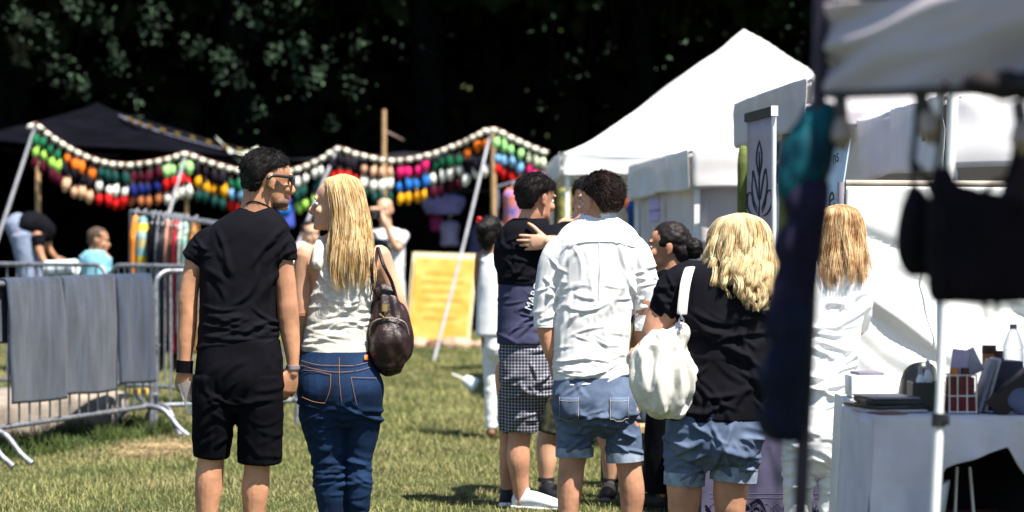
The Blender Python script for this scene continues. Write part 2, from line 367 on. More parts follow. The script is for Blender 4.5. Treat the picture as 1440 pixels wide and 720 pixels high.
        out = (rg.random(n)**4*stray)[:, None]*t; X = X+np.cos(uu)*out; Y = Y+np.sin(uu)*out
        cx = (np.cos(ca)*rg.normal(size=clumps)*wave*1.6)[cl][:, None]*t**1.5; X = X+cx; Y = Y+(rg.normal(size=clumps)*wave*.8)[cl][:, None]*t**1.5
        L = np.stack([X, Y, Z], -1); L += rg.normal(size=(n, 1, 3))*.0015
        kk = max(6, int(len(D)*core)); tp_ = np.clip((kk-np.arange(kk))/(kk*.35), .25, 1)
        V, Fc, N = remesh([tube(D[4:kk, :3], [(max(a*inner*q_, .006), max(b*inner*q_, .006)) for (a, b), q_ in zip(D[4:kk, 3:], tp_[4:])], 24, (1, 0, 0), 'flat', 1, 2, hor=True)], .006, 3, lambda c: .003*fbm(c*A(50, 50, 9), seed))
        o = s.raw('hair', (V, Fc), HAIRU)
        s.raw('loose_hair', strips(L, np.interp(np.linspace(0, 1, K), [0, .1, .8, 1], [r, r, r*.9, r*.25])), mat, o); return o
    def shoe(s, x, y, ang, mat, sole, ln=.27, w=.095, yo=0.):
        """heel centre at pixel x, sole height at pixel y, toe direction ang (degrees from away, clockwise)"""
        b = s.p(x, y, yo); b[2] = max(b[2], s.g+.0); R = rotz(-math.radians(ang))
        f = lambda sh: (sh[0]@R.T+b, sh[1])
        up = [tube(A((0, -.02, .045), (0, .05, .05), (0, .12, .045), (0, .18, .036), (0, ln-.055, .030)), [(w*.36, .045), (w*.40, .050), (w*.46, .040), (w*.48, .032), (w*.36, .024)], 18),
              tube(A((0, .0, .05), (0, .0, .085), (0, -.004, .10)), [(.036, .048), (.034, .045), (.036, .046)], 16, cap='flat')]
        o = s.part('shoe', [f(q) for q in up], mat, .005, 3)
        so = [tube(A((0, -.045, .014), (0, .05, .014), (0, .14, .014), (0, ln-.03, .018)), [(w*.38, .014), (w*.42, .015), (w*.52, .015), (w*.30, .013)], 18)]
        V, Fc, N = remesh([f(q) for q in so], .005, 2); s.raw('sole', (V, Fc), sole, o)
        la = [pipe([A(-.022, .07+.025*i, .087-.011*i), A(0, .072+.025*i, .094-.011*i), A(.022, .07+.025*i, .087-.011*i)], .004, 6, 3) for i in range(4)]
        s.raw('laces', f(join(la)), sole, o); return o
    def foot(s, x, y, ang, ln=.235, w=.085, yo=0.):
        b = s.p(x, y, yo); b[2] = s.g; R = rotz(-math.radians(ang)); f = lambda sh: (sh[0]@R.T+b, sh[1])
        q = [tube(A((0, -.015, .035), (0, .06, .040), (0, .13, .028), (0, ln-.07, .018)), [(w*.36, .034), (w*.38, .038), (w*.48, .026), (w*.48, .016)], 16),
             tube(A((0, 0, .03), (0, 0, .12)), [(.030, .036), (.028, .034)], 14)]
        for i, k in enumerate((-.034, -.016, 0, .016, .032)): q.append(tube(A((k, ln-.09, .016), (k*1.05, ln-.05-abs(k-.02)*.3, .012)), [.010, .008], 8))
        return [f(x) for x in q]
def hand(wr, fwd, palmn, side, curl=.5, sc=1., spread=.05, curls=None, thumbc=.4):
    f = unit(fwd); n = np.asarray(palmn, float); n = unit(n-f*(n@f)); s = np.cross(f, n); s = s*np.sign(s@np.asarray(side, float)+1e-9)
    wr = np.asarray(wr, float); sh = []
    at = lambda a, b, c: wr+(f*a+s*b+n*c)*sc
    sh.append(tube([at(-.02, 0, 0), at(.015, 0, 0), at(.05, 0, .002), at(.085, 0, .004)], [(.026*sc, .019*sc), (.030*sc, .018*sc), (.040*sc, .016*sc), (.041*sc, .013*sc)], 16, tuple(s)))
    for i, (b, l, r) in enumerate(((.032, .074, .0088), (.011, .083, .0092), (-.010, .077, .0088), (-.030, .060, .0078))):
        c = (curls[i] if curls else curl)+.04*i; p = at(.080-.006*abs(i-1), b, .004); a = 0; pts = [p-f*.012*sc, p]
        dsp = b*spread/.03
        for k, fr in enumerate((.45, .31, .24)):
            a += c*(.75, 1.0, .7)[k]; p = p+(f*math.cos(a)+n*math.sin(a)+s*dsp)*l*fr*sc; pts.append(p)
        sh.append(tube(pts, [r*sc*1.05, r*sc*1.08, r*sc, r*sc*.95, r*sc*.72], 10, tuple(s), sub=3))
    p = at(.028, .030, .006); d = unit(f*.62+s*.68+n*.35); pts = [at(.012, .014, .004), p]
    for k, l in enumerate((.042, .034, .028)):
        p = p+d*l*sc; pts.append(p); d = unit(d+f*thumbc*.6+n*thumbc*.5-s*.15*k)
    sh.append(tube(pts, [.014*sc, .0135*sc, .0115*sc, .0105*sc, .0075*sc], 10, tuple(n), sub=3))
    return sh
def folds(amp, sc, seed, zw=None, fine=.25):
    sc = np.array(sc, float)
    def f(c):
        w = (wrinkle(c, sc, seed)*.5+.4)*amp*.62+fbm(c*sc*2.6, seed+40, 2)*amp*fine*.5
        return w*(zw(c) if zw else 1.)
    return f
def creases(f, base, specs, seed=1):
    """cloth creases: each spec (x0,x1,y0,y1, angle, sd, count, half length m, width m, height m) scatters drag lines over a photo region"""
    rg = np.random.default_rng(seed); st = []
    for x0, x1, y0, y1, an, sd, n, ln, wd, am in specs:
        for _ in range(n):
            p = f.p(x0+(x1-x0)*rg.random(), y0+(y1-y0)*rg.random()); a = math.radians(an+sd*rg.normal())
            st.append((p[0], p[2], math.cos(a), math.sin(a), ln*(.5+rg.random()), wd*(.75+.6*rg.random()), am*(.4+.8*rg.random()), rg.normal()*2.2))
    def g(c):
        d = base(c) if base else np.zeros(len(c))
        for X, Z, ca, sa, ln, wd, am, k in st:
            dx, dz = c[:, 0]-X, c[:, 2]-Z; u = dx*ca+dz*sa; v = -dx*sa+dz*ca+k*u*u; m = np.exp(-(u/ln)**4)
            d = d+am*m*(np.exp(-(v/wd)**2)-.45*np.exp(-((v+1.5*wd)/wd)**2))
        return np.clip(d, -.004, .03)
    return g
def zband(f, ys, lo=.25):
    zs = [(H-(y-360)/f.s, h) for y, h in ys]
    return lambda c: lo+sum(np.exp(-((c[:, 2]-z)/h)**2) for z, h in zs)

# ---- man in black, walking with the blonde woman
f = Fig(10.3, 337, 'person', 'man in black t-shirt and black shorts seen from behind, sunglasses on, holding a plastic cup'); m1 = f
b = f.head(377, 212, 60, 1.05, -4)
b += [f.limb([(366, 262, 44, -.01), (361, 292, 45, -.01), (356, 318, 56)]), f.rows([(312, 325, 385, .055), (340, 305, 390, .08), (420, 292, 380, .095), (500, 292, 384, .1), (530, 292, 384, .10)]),
      f.limb([(303, 550, 54), (300, 600, 46), (297, 640, 37), (294, 680, 40), (292, 705, 36), (291, 740, 26), (291, 785, 25)]), f.limb([(364, 550, 54), (363, 605, 46), (362, 648, 36), (359, 685, 39), (358, 712, 34), (357, 745, 26), (356, 785, 25)]),
      f.limb([(294, 338, 26), (275, 368, 27), (265, 415, 28), (264, 446, 27), (262, 478, 25), (260, 505, 18), (259, 520, 17)]), f.limb([(392, 338, 26), (398, 368, 29), (403, 418, 30), (406, 452, 30), (410, 485, 24), (412, 512, 17), (411, 524, 17)])]
b += hand(f.p(259, 517), (-.10, .12, -1), (.45, .9, 0), (.9, -.45, 0), .42, 1.06, .07)
b += hand(f.p(411, 521), (-.22, .04, -1), (-.5, .85, 0), (-.85, -.5, 0), .40, 1.05, .08)
b += f.foot(291, 789, -8)+f.foot(356, 789, 8)
f.part('body', b, SK_TAN, .0046, 3, lambda c: .0009*fbm(c*26, 2, 2))
sh = f.short_hair(HAIRB, 7000, .015, .0, .009, .004, .005, .62)
f.raw('stubble', (lambda V, Fc, N: (V, Fc))(*remesh([f.hd(ell(A(0, .050, .030)*1.12, A(.056, .046, .028)*1.12))], .006, 2)), M('stubble_skin', (.16, .085, .06), .7, .15, 60, .5, 300))
g = f.raw('sunglasses', f.hd(join([tube(A((-.068, .076, .118), (-.032, .101, .117), (0, .106, .121), (.032, .101, .117), (.068, .076, .118))*1.12, [(.005, .020), (.005, .025), (.005, .009), (.005, .025), (.005, .020)], 12, (0, 1, 0)),
      pipe(A((.069, .076, .124), (.078, .04, .124), (.081, -.010, .124), (.082, -.03, .112))*1.12, .0065, 8, 3), pipe(A((-.069, .076, .124), (-.078, .04, .124), (-.081, -.010, .124), (-.082, -.03, .112))*1.12, .0065, 8, 3)])), PLB)
zt = zband(f, ((470, .07), (370, .05), (330, .05)), .35)
f.part('t_shirt', [f.rows([(291, 341, 383, .066), (299, 324, 393, .080), (312, 304, 403, .098), (330, 290, 408, .112), (360, 283, 400, .122), (400, 281, 391, .124), (440, 280, 389, .118), (475, 279, 392, .120), (493, 277, 395, .124)]),
      f.limb([(318, 340, 52), (298, 344, 50), (281, 354, 42), (271, 367, 34)], cap='rf'), f.limb([(384, 338, 50), (394, 346, 44), (399, 356, 38), (400, 366, 35)], cap='rf')], BLACK, .0052, 3, creases(f, folds(.006, (5, 5, 9), 4, zt), [(285, 390, 430, 492, 4, 16, 18, .07, .010, .008), (285, 330, 345, 410, -62, 12, 6, .07, .012, .008), (350, 392, 345, 410, 62, 12, 6, .07, .012, .008), (262, 290, 340, 366, -50, 25, 6, .03, .008, .006), (385, 412, 340, 366, 60, 25, 6, .03, .008, .006)], 4))
f.part('shorts', [f.rows([(478, 280, 393, .122), (520, 276, 398, .135, -.01), (546, 275, 399, .130, -.006), (564, 283, 392, .112), (580, 303, 370, .08)]), f.limb([(305, 530, 64, -.034), (303, 565, 62, -.034), (300, 605, 57, -.014), (297, 641, 50)], cap='flat'), f.limb([(365, 530, 66, -.034), (366, 565, 66, -.034), (366, 605, 64, -.014), (365, 650, 62)], cap='flat')], BLACK2, .0055, 3, creases(f, folds(.008, (6, 6, 7), 8), [(290, 385, 540, 590, 10, 30, 12, .06, .011, .009), (280, 320, 590, 632, 25, 30, 8, .05, .011, .0045), (335, 395, 590, 640, -20, 30, 9, .05, .011, .0045), (280, 395, 495, 540, 75, 15, 8, .05, .012, .005)], 8))
f.raw('necklace_cord', tube([f.p(344, 291, -.05), f.p(356, 284, -.075), f.p(372, 287, -.07), f.p(386, 296, -.02)], [.003]*4, 6), BLACK2)
f.raw('wristband', f.limb([(260, 507, 24), (259, 524, 24)], cap='flat'), BLACK2)
f.raw('bracelet', f.limb([(412, 514, 20), (412, 519, 20)], cap='flat'), STEEL)
c0 = f.p(268, 563, -.02)
cup = tube([c0+A(-.015, .02, .075), c0+A(.02, .0, -.055)], [.040, .028], 18, cap='flat')
t = mk('plastic_cup', cup, M_clear('clear_plastic'), origin=c0); tag(t, "crumpled clear plastic cup in the hand of the man in black", 'cup')

# ---- blonde woman in white tank top
f = Fig(10.5, 478, 'person', 'woman with long straight blonde hair in white tank top and dark blue jeans'); w1 = f
b = f.head(477, 251, -82, .97, 4)
b += [f.limb([(480, 308, 38, -.02), (481, 335, 40, -.01), (482, 352, 58)]), f.rows([(340, 448, 516, .05), (352, 428, 536, .065), (372, 424, 540, .085), (400, 436, 526, .092), (440, 432, 520, .088), (480, 428, 516, .092), (540, 424, 530, .1)], cap='round'),
      f.limb([(432, 360, 34), (425, 392, 28), (424, 425, 25), (421, 455, 23, .02), (417, 490, 17, .05), (413, 514, 14, .06)]), f.limb([(534, 360, 32), (547, 392, 28), (559, 425, 25), (564, 452, 24, .05), (556, 480, 20, .16), (548, 492, 15, .26)]),
      f.limb([(458, 540, 56), (458, 620, 44), (463, 690, 30), (467, 720, 22), (469, 790, 19)]), f.limb([(508, 540, 46), (505, 640, 28), (504, 690, 26), (503, 720, 20), (502, 790, 18)])]
b += hand(f.p(413, 512, .06), (-.25, .15, -1), (-.9, -.3, 0), (-.3, .9, 0), .5, .9)+hand(f.p(548, 492, .26), (-.3, 1, -.1), (-1, 0, 0), (0, 0, 1), .5, .9)
b += f.foot(468, 790, -8)+f.foot(502, 790, 8)
f.part('body', b, SK_FAIR, .0055, 3); f.eyes(BLONDE)
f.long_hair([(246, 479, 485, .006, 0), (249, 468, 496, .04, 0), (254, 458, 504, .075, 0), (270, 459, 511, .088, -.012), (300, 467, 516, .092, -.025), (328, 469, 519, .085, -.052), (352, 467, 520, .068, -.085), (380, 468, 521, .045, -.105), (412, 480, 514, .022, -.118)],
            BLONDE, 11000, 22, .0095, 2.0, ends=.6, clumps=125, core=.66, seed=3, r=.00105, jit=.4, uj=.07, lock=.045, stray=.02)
f.part('tank_top', [f.rows([(343, 453, 506, .070, -.004), (356, 448, 514, .090), (374, 444, 523, .104), (398, 440, 526, .112), (440, 433, 524, .104), (470, 428, 522, .106), (498, 424, 521, .112)]),
      f.limb([(452, 338, 13, 0), (450, 352, 17, -.055), (449, 370, 20, -.07)]), f.limb([(512, 340, 13, 0), (515, 355, 17, -.055), (516, 370, 20, -.07)])], WHITEK, .005, 3, creases(f, folds(.006, (4, 4, 22), 14, zband(f, ((460, .09), (430, .06)), .15)), [(428, 520, 415, 492, 6, 14, 22, .075, .008, .0048), (436, 470, 380, 430, -40, 15, 6, .06, .009, .006), (490, 522, 380, 430, 40, 15, 6, .06, .009, .006)], 14))
jw = folds(.018, (4, 4, 22), 23, zband(f, ((600, .06), (662, .09), (572, .04), (715, .05)), .18))
j = f.part('jeans', [f.rows([(493, 424, 521, .110), (515, 420, 530, .128, -.01), (540, 418, 540, .145, -.02), (560, 419, 539, .140, -.02), (580, 424, 535, .118, -.012), (600, 438, 522, .085, -.005)]),
      f.limb([(457, 548, 74, -.018), (457, 575, 73, -.016), (457, 600, 64, -.01), (462, 645, 47), (464, 680, 45, -.01), (467, 720, 38), (470, 782, 27)], cap='flat'), f.limb([(508, 548, 62, -.018), (509, 575, 58, -.016), (510, 600, 49, -.01), (505, 645, 37), (505, 682, 36, -.01), (503, 720, 32), (502, 782, 27)], cap='flat')], DENIM, .005, 3, creases(f, folds(.007, (4, 4, 16), 23, zband(f, ((600, .06), (662, .09)), .2)), [(438, 486, 630, 690, 4, 14, 18, .06, .009, .0055), (486, 524, 630, 690, -4, 14, 15, .05, .009, .0055), (425, 488, 566, 600, 14, 12, 9, .07, .009, .007), (490, 535, 566, 600, -14, 12, 9, .06, .009, .007), (440, 520, 690, 730, 0, 14, 8, .05, .009, .004), (428, 486, 600, 640, 18, 18, 8, .05, .01, .005)], 23))
ST = M('orange_stitching', (.30, .15, .06), .7, .1)
def surf(P, back=.0012, ob=None, fg=None):
    """lay points (x,z known) on the camera side of a garment"""
    ob = ob or j; fg = fg or f; V = np.array([v.co[:] for v in ob.data.vertices])+fg.o
    out = []
    for q in P:
        w = fg.p(*q[:2]); i = np.argsort((V[:, 0]-w[0])**2+(V[:, 2]-w[2])**2)[:60]; out.append(A(w[0], V[i, 1].min()-back, w[2]))
    return np.array(out)
sh = [tube(surf(catmull(A(*q), 5)), [.0011]*(len(catmull(A(*q), 5))), 5, sub=1) for q in (
      [(426, 506), (450, 511), (478, 512), (500, 512), (519, 508)], [(429, 519), (449, 520), (469, 524)], [(469, 524), (468, 545), (461, 564)], [(461, 564), (445, 562), (428, 556)], [(497, 528), (515, 529), (531, 530)], [(497, 528), (501, 548), (505, 566)], [(480, 501), (481, 530), (484, 562)], [(425, 512), (452, 518), (479, 521), (505, 519), (522, 515)])]
f.raw('stitching', join(sh), ST, j)
lt = surf([(514, 498), (520, 498), (520, 505), (514, 505)], .004); f.raw('brand_tab', sheet(lt[[0, 1, 3, 2]].reshape(2, 2, 3), .002), M('orange_tab', (.6, .16, .04), .6), j)
f.raw('bracelet', f.limb([(421, 440, 27), (421, 444, 27)], cap='flat'), M('tan_leather', (.25, .12, .06), .5))
# her bag
LEA = M('brown_leather', (.022, .009, .008), .42, .25, 22, .6, 160, .4)
c = f.p(548, 517, -.02); hb = empty('handbag', c, 'dark brown leather shoulder bag with gathered top hanging on the blonde woman in jeans', 'handbag')
bg = [tube([f.p(548, 514, -.03), f.p(549, 500, -.03), f.p(549, 475, -.03), f.p(547, 448, -.03), f.p(545, 425, -.03), f.p(544, 408, -.03)], [(14/f.s, .03), (25/f.s, .068), (27/f.s, .078), (23/f.s, .062), (17/f.s, .04), (11/f.s, .02)], 24, hor=True)]
V, Fc, N = remesh(bg, .006, 3, folds(.040, (15, 15, 5), 31)); mk('bag_body', (V, Fc), LEA, hb)
V, Fc, N = remesh([tube([f.p(549, 509, -.075), f.p(549, 480, -.085), f.p(548, 456, -.07)], [(18/f.s, .03), (24/f.s, .045), (17/f.s, .035)], 20, hor=True)], .006, 3, folds(.026, (20, 20, 8), 33)); mk('pocket', (V, Fc), LEA, hb)
for q in ([(526, 352, .02), (526, 346, -.05), (525, 370, -.12), (526, 400, -.10), (532, 420, -.06)], [(531, 352, .02), (533, 350, -.05), (541, 372, -.11), (552, 396, -.08), (558, 420, -.05)]):
    P = catmull(np.array([f.p(*x) for x in q]), 14); ph = np.arange(len(P))
    mk('strap', join([tube(P+np.stack([np.cos(ph*.9+k)*.0035, np.sin(ph*.9+k)*.0035, 0*ph], 1), [.0052]*len(P), 7, sub=1) for k in (0, 2.09, 4.19)]), LEA, hb)
BRASS = M('brass', (.55, .36, .12), .35, .1, metal=.9)
mk('clasp', join([tube([f.p(543, 427, -.115), f.p(543, 437, -.117)], [(.012, .004), (.012, .004)], 12, cap='flat'), pipe([f.p(536, 440, -.115), f.p(543, 446, -.118), f.p(550, 440, -.115)], .003, 6, 3)]), BRASS, hb)
mk('piping', tube([f.p(521, 470, -.075), f.p(526, 452, -.10), f.p(548, 446, -.118), f.p(570, 452, -.10), f.p(576, 470, -.07)], [.003]*5, 6), M('pale_piping', (.35, .28, .25), .4), hb)
# ---- background woman in white
f = Fig(17., 698, 'person', 'barefoot woman all in white with a red flower in her dark hair')
b = f.head(692, 306, 35, .98)
b += [f.limb([(693, 338, 21), (694, 352, 22)]), f.rows([(350, 682, 708, .05), (358, 674, 718, .065), (400, 676, 716, .09), (460, 675, 717, .1), (490, 678, 716, .1)], cap='round'),
      f.limb([(676, 362, 17), (673, 395, 14, .05), (676, 425, 12, .12), (690, 440, 9, .2)]), f.limb([(716, 362, 17), (719, 395, 14, .05), (716, 425, 12, .15)]), f.limb([(690, 490, 24), (691, 560, 17), (691, 610, 11)]), f.limb([(708, 490, 24), (708, 560, 17), (708, 610, 11)])]
b += hand(f.p(690, 440, .2), (1, .4, 0), (0, 1, 0), (0, 0, 1), .4, .9)+hand(f.p(716, 425, .15), (-1, .4, 0), (0, 1, 0), (0, 0, 1), .4, .9)
b += f.foot(691, 615, 0)+f.foot(708, 615, 20)
f.part('body', b, SK_BR, .009, 2)
h = f.part('hair', [f.hd(ell(A(0, -.02, .15), A(.085, .105, .1))), f.hd(ell(A(0, -.07, .1), A(.07, .06, .1))), f.hd(ell(A(.0, -.12, .15), A(.05, .05, .05)))], HAIRB, .009, 2, lambda c: .006*fbm(c*40, 5))
f.raw('flower', join([ell(f.hp(-.07+.012*math.cos(k), -.06, .215+.016*math.sin(k)), A(.014, .012, .014)) for k in np.arange(6)]), M('red_petals', (.6, .02, .02), .6))
f.part('dress_top', [f.rows([(357, 680, 714, .062), (370, 675, 719, .09), (400, 673, 720, .115), (440, 671, 722, .12), (472, 670, 723, .125)]), f.limb([(682, 352, 7), (680, 366, 9, -.05)]), f.limb([(709, 352, 7), (711, 366, 9, -.05)])], WHITEC, .009, 3, folds(.012, (9, 9, 4), 3))
f.part('trousers', [f.rows([(466, 678, 719, .115), (490, 679, 719, .12)], cap='round'), f.limb([(690, 478, 27), (691, 540, 21), (691, 603, 16)], cap='flat'), f.limb([(708, 478, 27), (708, 540, 22), (708, 601, 20)], cap='flat')], WHITEC, .009, 3, folds(.010, (7, 7, 12), 5))

# ---- man in checked shorts
f = Fig(12.4, 737, 'person', 'man in checked grey shorts, two-tone dark t-shirt and white sneaker, turned right'); ck = f
b = f.head(757, 247, 48, 1.0, -8)
b += [f.limb([(752, 296, 36, -.01), (745, 316, 38, -.005), (740, 334, 50)]), f.rows([(326, 716, 766, .06), (345, 706, 772, .09), (400, 706, 768, .1), (470, 708, 766, .1), (520, 708, 768, .11)], cap='round'),
      f.limb([(716, 340, 34), (713, 375, 31), (724, 408, 27), (742, 434, 25, -.02), (758, 456, 18, .02)]), f.limb([(768, 345, 32, .06), (784, 395, 26, .12), (776, 440, 20, .25)]),
      f.limb([(735, 525, 50), (733, 590, 36), (730, 620, 31), (729, 645, 33), (731, 672, 26), (734, 700, 21), (735, 708, 21)]), f.limb([(718, 525, 46, .05), (716, 600, 28, .12), (714, 650, 24, .14), (713, 705, 18, .14)])]
b += hand(f.p(758, 456, .02), (.8, .3, -.3), (.2, .9, 0), (0, .2, 1), .5, 1.)+hand(f.p(776, 440, .25), (-.8, .3, -.2), (0, 1, 0), (0, 0, 1), .5, 1.)
f.part('body', b, SK_RED, .0055, 3, lambda c: .0009*fbm(c*26, 2, 2)); f.eyes()
f.short_hair(HAIRB, 5200, .024, -.004, .016, -.004, .005, .36)
f.part('t_shirt', [f.rows([(307, 722, 768, .072), (317, 709, 773, .095), (335, 701, 778, .115), (365, 699, 777, .125), (400, 700, 775, .125)]), f.limb([(726, 340, 46), (716, 348, 42), (716, 368, 42), (727, 392, 41)], cap='rf'), f.limb([(768, 335, 38, .05), (778, 365, 36, .08), (786, 388, 34, .11)], cap='flat')], BLACK, .0055, 3, creases(f, folds(.006, (7, 7, 8), 5), [(702, 770, 330, 395, 40, 35, 16, .05, .010, .008), (705, 740, 345, 390, -70, 20, 8, .03, .009, .006)], 5))
j4 = f.part('t_shirt_lower', [f.rows([(394, 701, 774, .119), (440, 700, 771, .124), (476, 699, 773, .142), (483, 699, 773, .144)])], SLATE, .0055, 3, creases(f, folds(.005, (6, 6, 12), 9), [(702, 770, 410, 480, 12, 22, 18, .05, .009, .007)], 9), 'slate blue lower half of the shirt')
V, Fc = textmesh('MARO', .052, .004)
R = roty(math.radians(-68))@rotx(PI/2); q = surf([(750, 416)], .006, j4, f)[0]; f.raw('print', (V@R.T+q, Fc), M('white_print', (.8, .8, .82), .6), smooth=False)
CHK = M_check('checked_cotton', (.018, .018, .028), (.42, .42, .50), .0165)
f.part('shorts', [f.rows([(468, 702, 771, .125), (510, 702, 776, .138), (535, 703, 778, .138), (555, 708, 774, .118), (570, 716, 766, .09)]), f.limb([(737, 515, 62), (737, 570, 55), (734, 607, 46)], cap='flat'), f.limb([(724, 515, 44, .04), (720, 570, 40, .07), (719, 606, 36, .1)], cap='flat')], CHK, .0055, 3, creases(f, folds(.007, (7, 7, 8), 7), [(705, 775, 490, 600, 10, 40, 22, .05, .011, .009), (752, 760, 540, 600, 88, 4, 3, .10, .012, -.018)], 7))
f.shoe(734, f.fy, 118, M('white_sneaker', (.78, .78, .80), .6, .05, 30, .3, 200), PLW, .28, .1)
f.shoe(713, f.fy, 15, M('navy_sneaker', (.015, .015, .028), .6, .1), PLW, .28, .1, .14)

# ---- friend behind, arm round the man in checked shorts
f = Fig(12.95, 812, 'person', "mostly hidden man in camouflage shorts whose hand rests on a black shoulder")
b = f.head(828, 250, 185, 1.0, -4)
b += [f.limb([(826, 292, 34), (816, 326, 40)]), f.rows([(318, 782, 838, .06), (340, 772, 846, .1), (400, 780, 840, .105), (500, 778, 842, .11)], cap='round'),
      f.limb([(780, 336, 34), (784, 345, 28, -.22), (780, 344, 24, -.45), (769, 341, 17, -.70)]), f.limb([(842, 340, 34), (850, 400, 28), (848, 450, 22), (846, 480, 17)]),
      f.limb([(792, 510, 46), (778, 590, 34), (769, 620, 29), (769, 648, 28), (768, 672, 20), (768, 692, 18)]), f.limb([(830, 510, 46), (848, 590, 34), (858, 630, 28), (860, 650, 28), (860, 695, 18)])]
b += hand(f.p(769, 341, -.70), (-1, -.05, -.06), (-.1, 1, .1), (0, 0, 1), .16, 1.0, .09, thumbc=.1)+hand(f.p(846, 480), (0, .1, -1), (-1, 0, 0), (0, 1, 0), .4)
f.part('body', b, SK_FAIR, .005, 3); f.eyes(); f.short_hair(HAIRB, 1500, .025)
f.part('t_shirt', [f.rows([(312, 788, 832, .07), (330, 774, 846, .11), (380, 778, 844, .12), (500, 774, 846, .125)]), f.limb([(782, 332, 38), (784, 346, 36, -.16)], cap='flat'), f.limb([(842, 335, 38), (848, 380, 36)], cap='flat')], BLACK, .008, 3, folds(.008, (7, 7, 9), 6))
CAMO = M('camouflage_cotton', (.085, .085, .045), .85, 0, 22, .3, 300, col2=(.018, .020, .014))
f.part('shorts', [f.rows([(490, 776, 846, .13), (530, 776, 850, .135)]), f.limb([(796, 520, 52), (780, 570, 46), (772, 608, 40)], cap='flat'), f.limb([(828, 520, 52), (846, 570, 46), (855, 610, 40)], cap='flat')], CAMO, .007, 3, folds(.010, (8, 8, 8), 4))
BS = M('black_sneaker', (.014, .014, .016), .55, .1, 20, .3, 150)
f.shoe(768, f.fy, 160, BS, M('grey_rubber', (.16, .16, .17), .6), .29, .1); f.shoe(860, f.fy, 190, BS, M('grey_rubber', (.16, .16, .17), .6), .29, .1)
for x in (768, 860): f.raw('sock', f.limb([(x, f.fy-24, 24), (x, f.fy-30, 23)], cap='flat'), BS)

# ---- man in white shirt
f = Fig(11., 838, 'person', 'dark-haired man in white linen shirt with rolled sleeves and denim shorts seen from behind'); ws = f
b = f.head(843, 245, -34, 1.04, -6)
b += [f.limb([(842, 290, 42, -.01), (841, 318, 46, -.01), (840, 335, 58)]), f.rows([(330, 812, 868, .06), (350, 795, 885, .085), (420, 796, 880, .1), (520, 792, 872, .1), (560, 792, 876, .1)]),
      f.limb([(788, 354, 30), (772, 390, 31), (768, 440, 29), (769, 470, 26), (773, 492, 19, .0), (778, 506, 17, .02)]), f.limb([(892, 354, 30), (908, 395, 31), (908, 440, 29), (902, 470, 26, .06), (894, 500, 19, .16), (890, 512, 16, .2)]),
      f.limb([(809, 580, 50), (807, 630, 41), (804, 655, 37), (801, 690, 36), (799, 722, 28), (798, 760, 24)]), f.limb([(874, 580, 50), (881, 630, 41), (885, 660, 35), (889, 692, 36), (888, 724, 29), (887, 760, 24)])]
b += hand(f.p(778, 506, .02), (.35, .25, -1), (.5, -.8, 0), (.6, .6, 0), .35, 1.)+hand(f.p(890, 512, .2), (-.5, .6, -.6), (-.8, 0, 0), (0, .8, .5), .4)
b += f.foot(798, f.fy, -10)+f.foot(887, f.fy, 12)
f.part('body', b, SK_RED, .005, 3, lambda c: .0010*fbm(c*26, 2, 2)); f.eyes()
f.short_hair(HAIRD, 5600, .026, -.004, .014, .004, .005, .32)
zt = zband(f, ((455, .08), (520, .06), (430, .12)), .35)
sh6 = f.part('linen_shirt', [f.rows([(302, 820, 864, .070), (310, 808, 875, .086), (322, 790, 891, .108), (345, 779, 903, .125), (380, 778, 899, .130), (420, 782, 893, .126), (470, 779, 886, .122), (510, 778, 884, .128), (535, 779, 884, .132), (541, 779, 884, .132)]),
      f.limb([(806, 350, 56), (786, 360, 48), (774, 388, 40), (768, 425, 34), (767, 458, 29)], cap='rf'), f.limb([(876, 350, 56), (894, 360, 46), (905, 390, 38), (908, 428, 33), (908, 463, 28)], cap='rf')], WHITE, .0048, 3, creases(f, folds(.008, (4, 4, 6), 12, zt, .4), [(785, 885, 400, 535, 0, 16, 26, .065, .008, .0050), (790, 880, 335, 470, 82, 14, 12, .09, .011, .005), (752, 790, 370, 455, -15, 35, 12, .035, .008, .007), (890, 924, 370, 460, 15, 35, 12, .035, .008, .007), (780, 800, 350, 440, 70, 10, 5, .08, .010, .008), (870, 892, 350, 440, -70, 10, 5, .08, .010, .008), (782, 882, 520, 540, 2, 6, 6, .10, .007, .006)], 12))
for q in ([(767, 449, 33), (767, 460, 33)], [(908, 454, 31), (908, 465, 31)]): f.raw('sleeve_cuff', f.limb(q, cap='flat'), WHITE)
f.raw('yoke_seam', join([tube(surf(catmull(A(*q_), 5), .0005, sh6, f), [.0022]*len(catmull(A(*q_), 5)), 6, sub=1) for q_ in ([(792, 346), (815, 341), (841, 340), (868, 341), (892, 346)], [(841, 342), (842, 380), (841, 420)])]), WHITE, sh6)
f.raw('shirt_collar', tube([f.p(818, 304, .03), f.p(826, 302, -.05), f.p(842, 304, -.075), f.p(858, 303, -.055), f.p(867, 307, .02)], [(.016, .005)]*5, 10, (0, 0, 1)), WHITE)
j6 = f.part('denim_shorts', [f.rows([(522, 779, 884, .125), (560, 777, 891, .145, -.01), (580, 778, 894, .142, -.01), (600, 790, 884, .115), (612, 812, 860, .06)]), f.limb([(809, 575, 60), (808, 612, 53), (808, 638, 49)], cap='flat'), f.limb([(868, 575, 56), (876, 612, 51), (879, 644, 49)], cap='flat')], DENIML, .005, 3, creases(f, folds(.008, (6, 6, 9), 17, zband(f, ((600, .07), (560, .05)), .4)), [(785, 840, 575, 632, 22, 22, 20, .05, .008, .010), (850, 900, 575, 636, -22, 22, 20, .05, .008, .010), (810, 870, 575, 600, 0, 35, 10, .05, .010, .009), (785, 885, 540, 575, 75, 25, 10, .04, .010, .006)], 17))
for q in ([(808, 629, 54), (808, 642, 54)], [(878, 635, 53), (879, 649, 53)]): f.raw('turn_up', f.limb(q, cap='flat'), DENIMC)
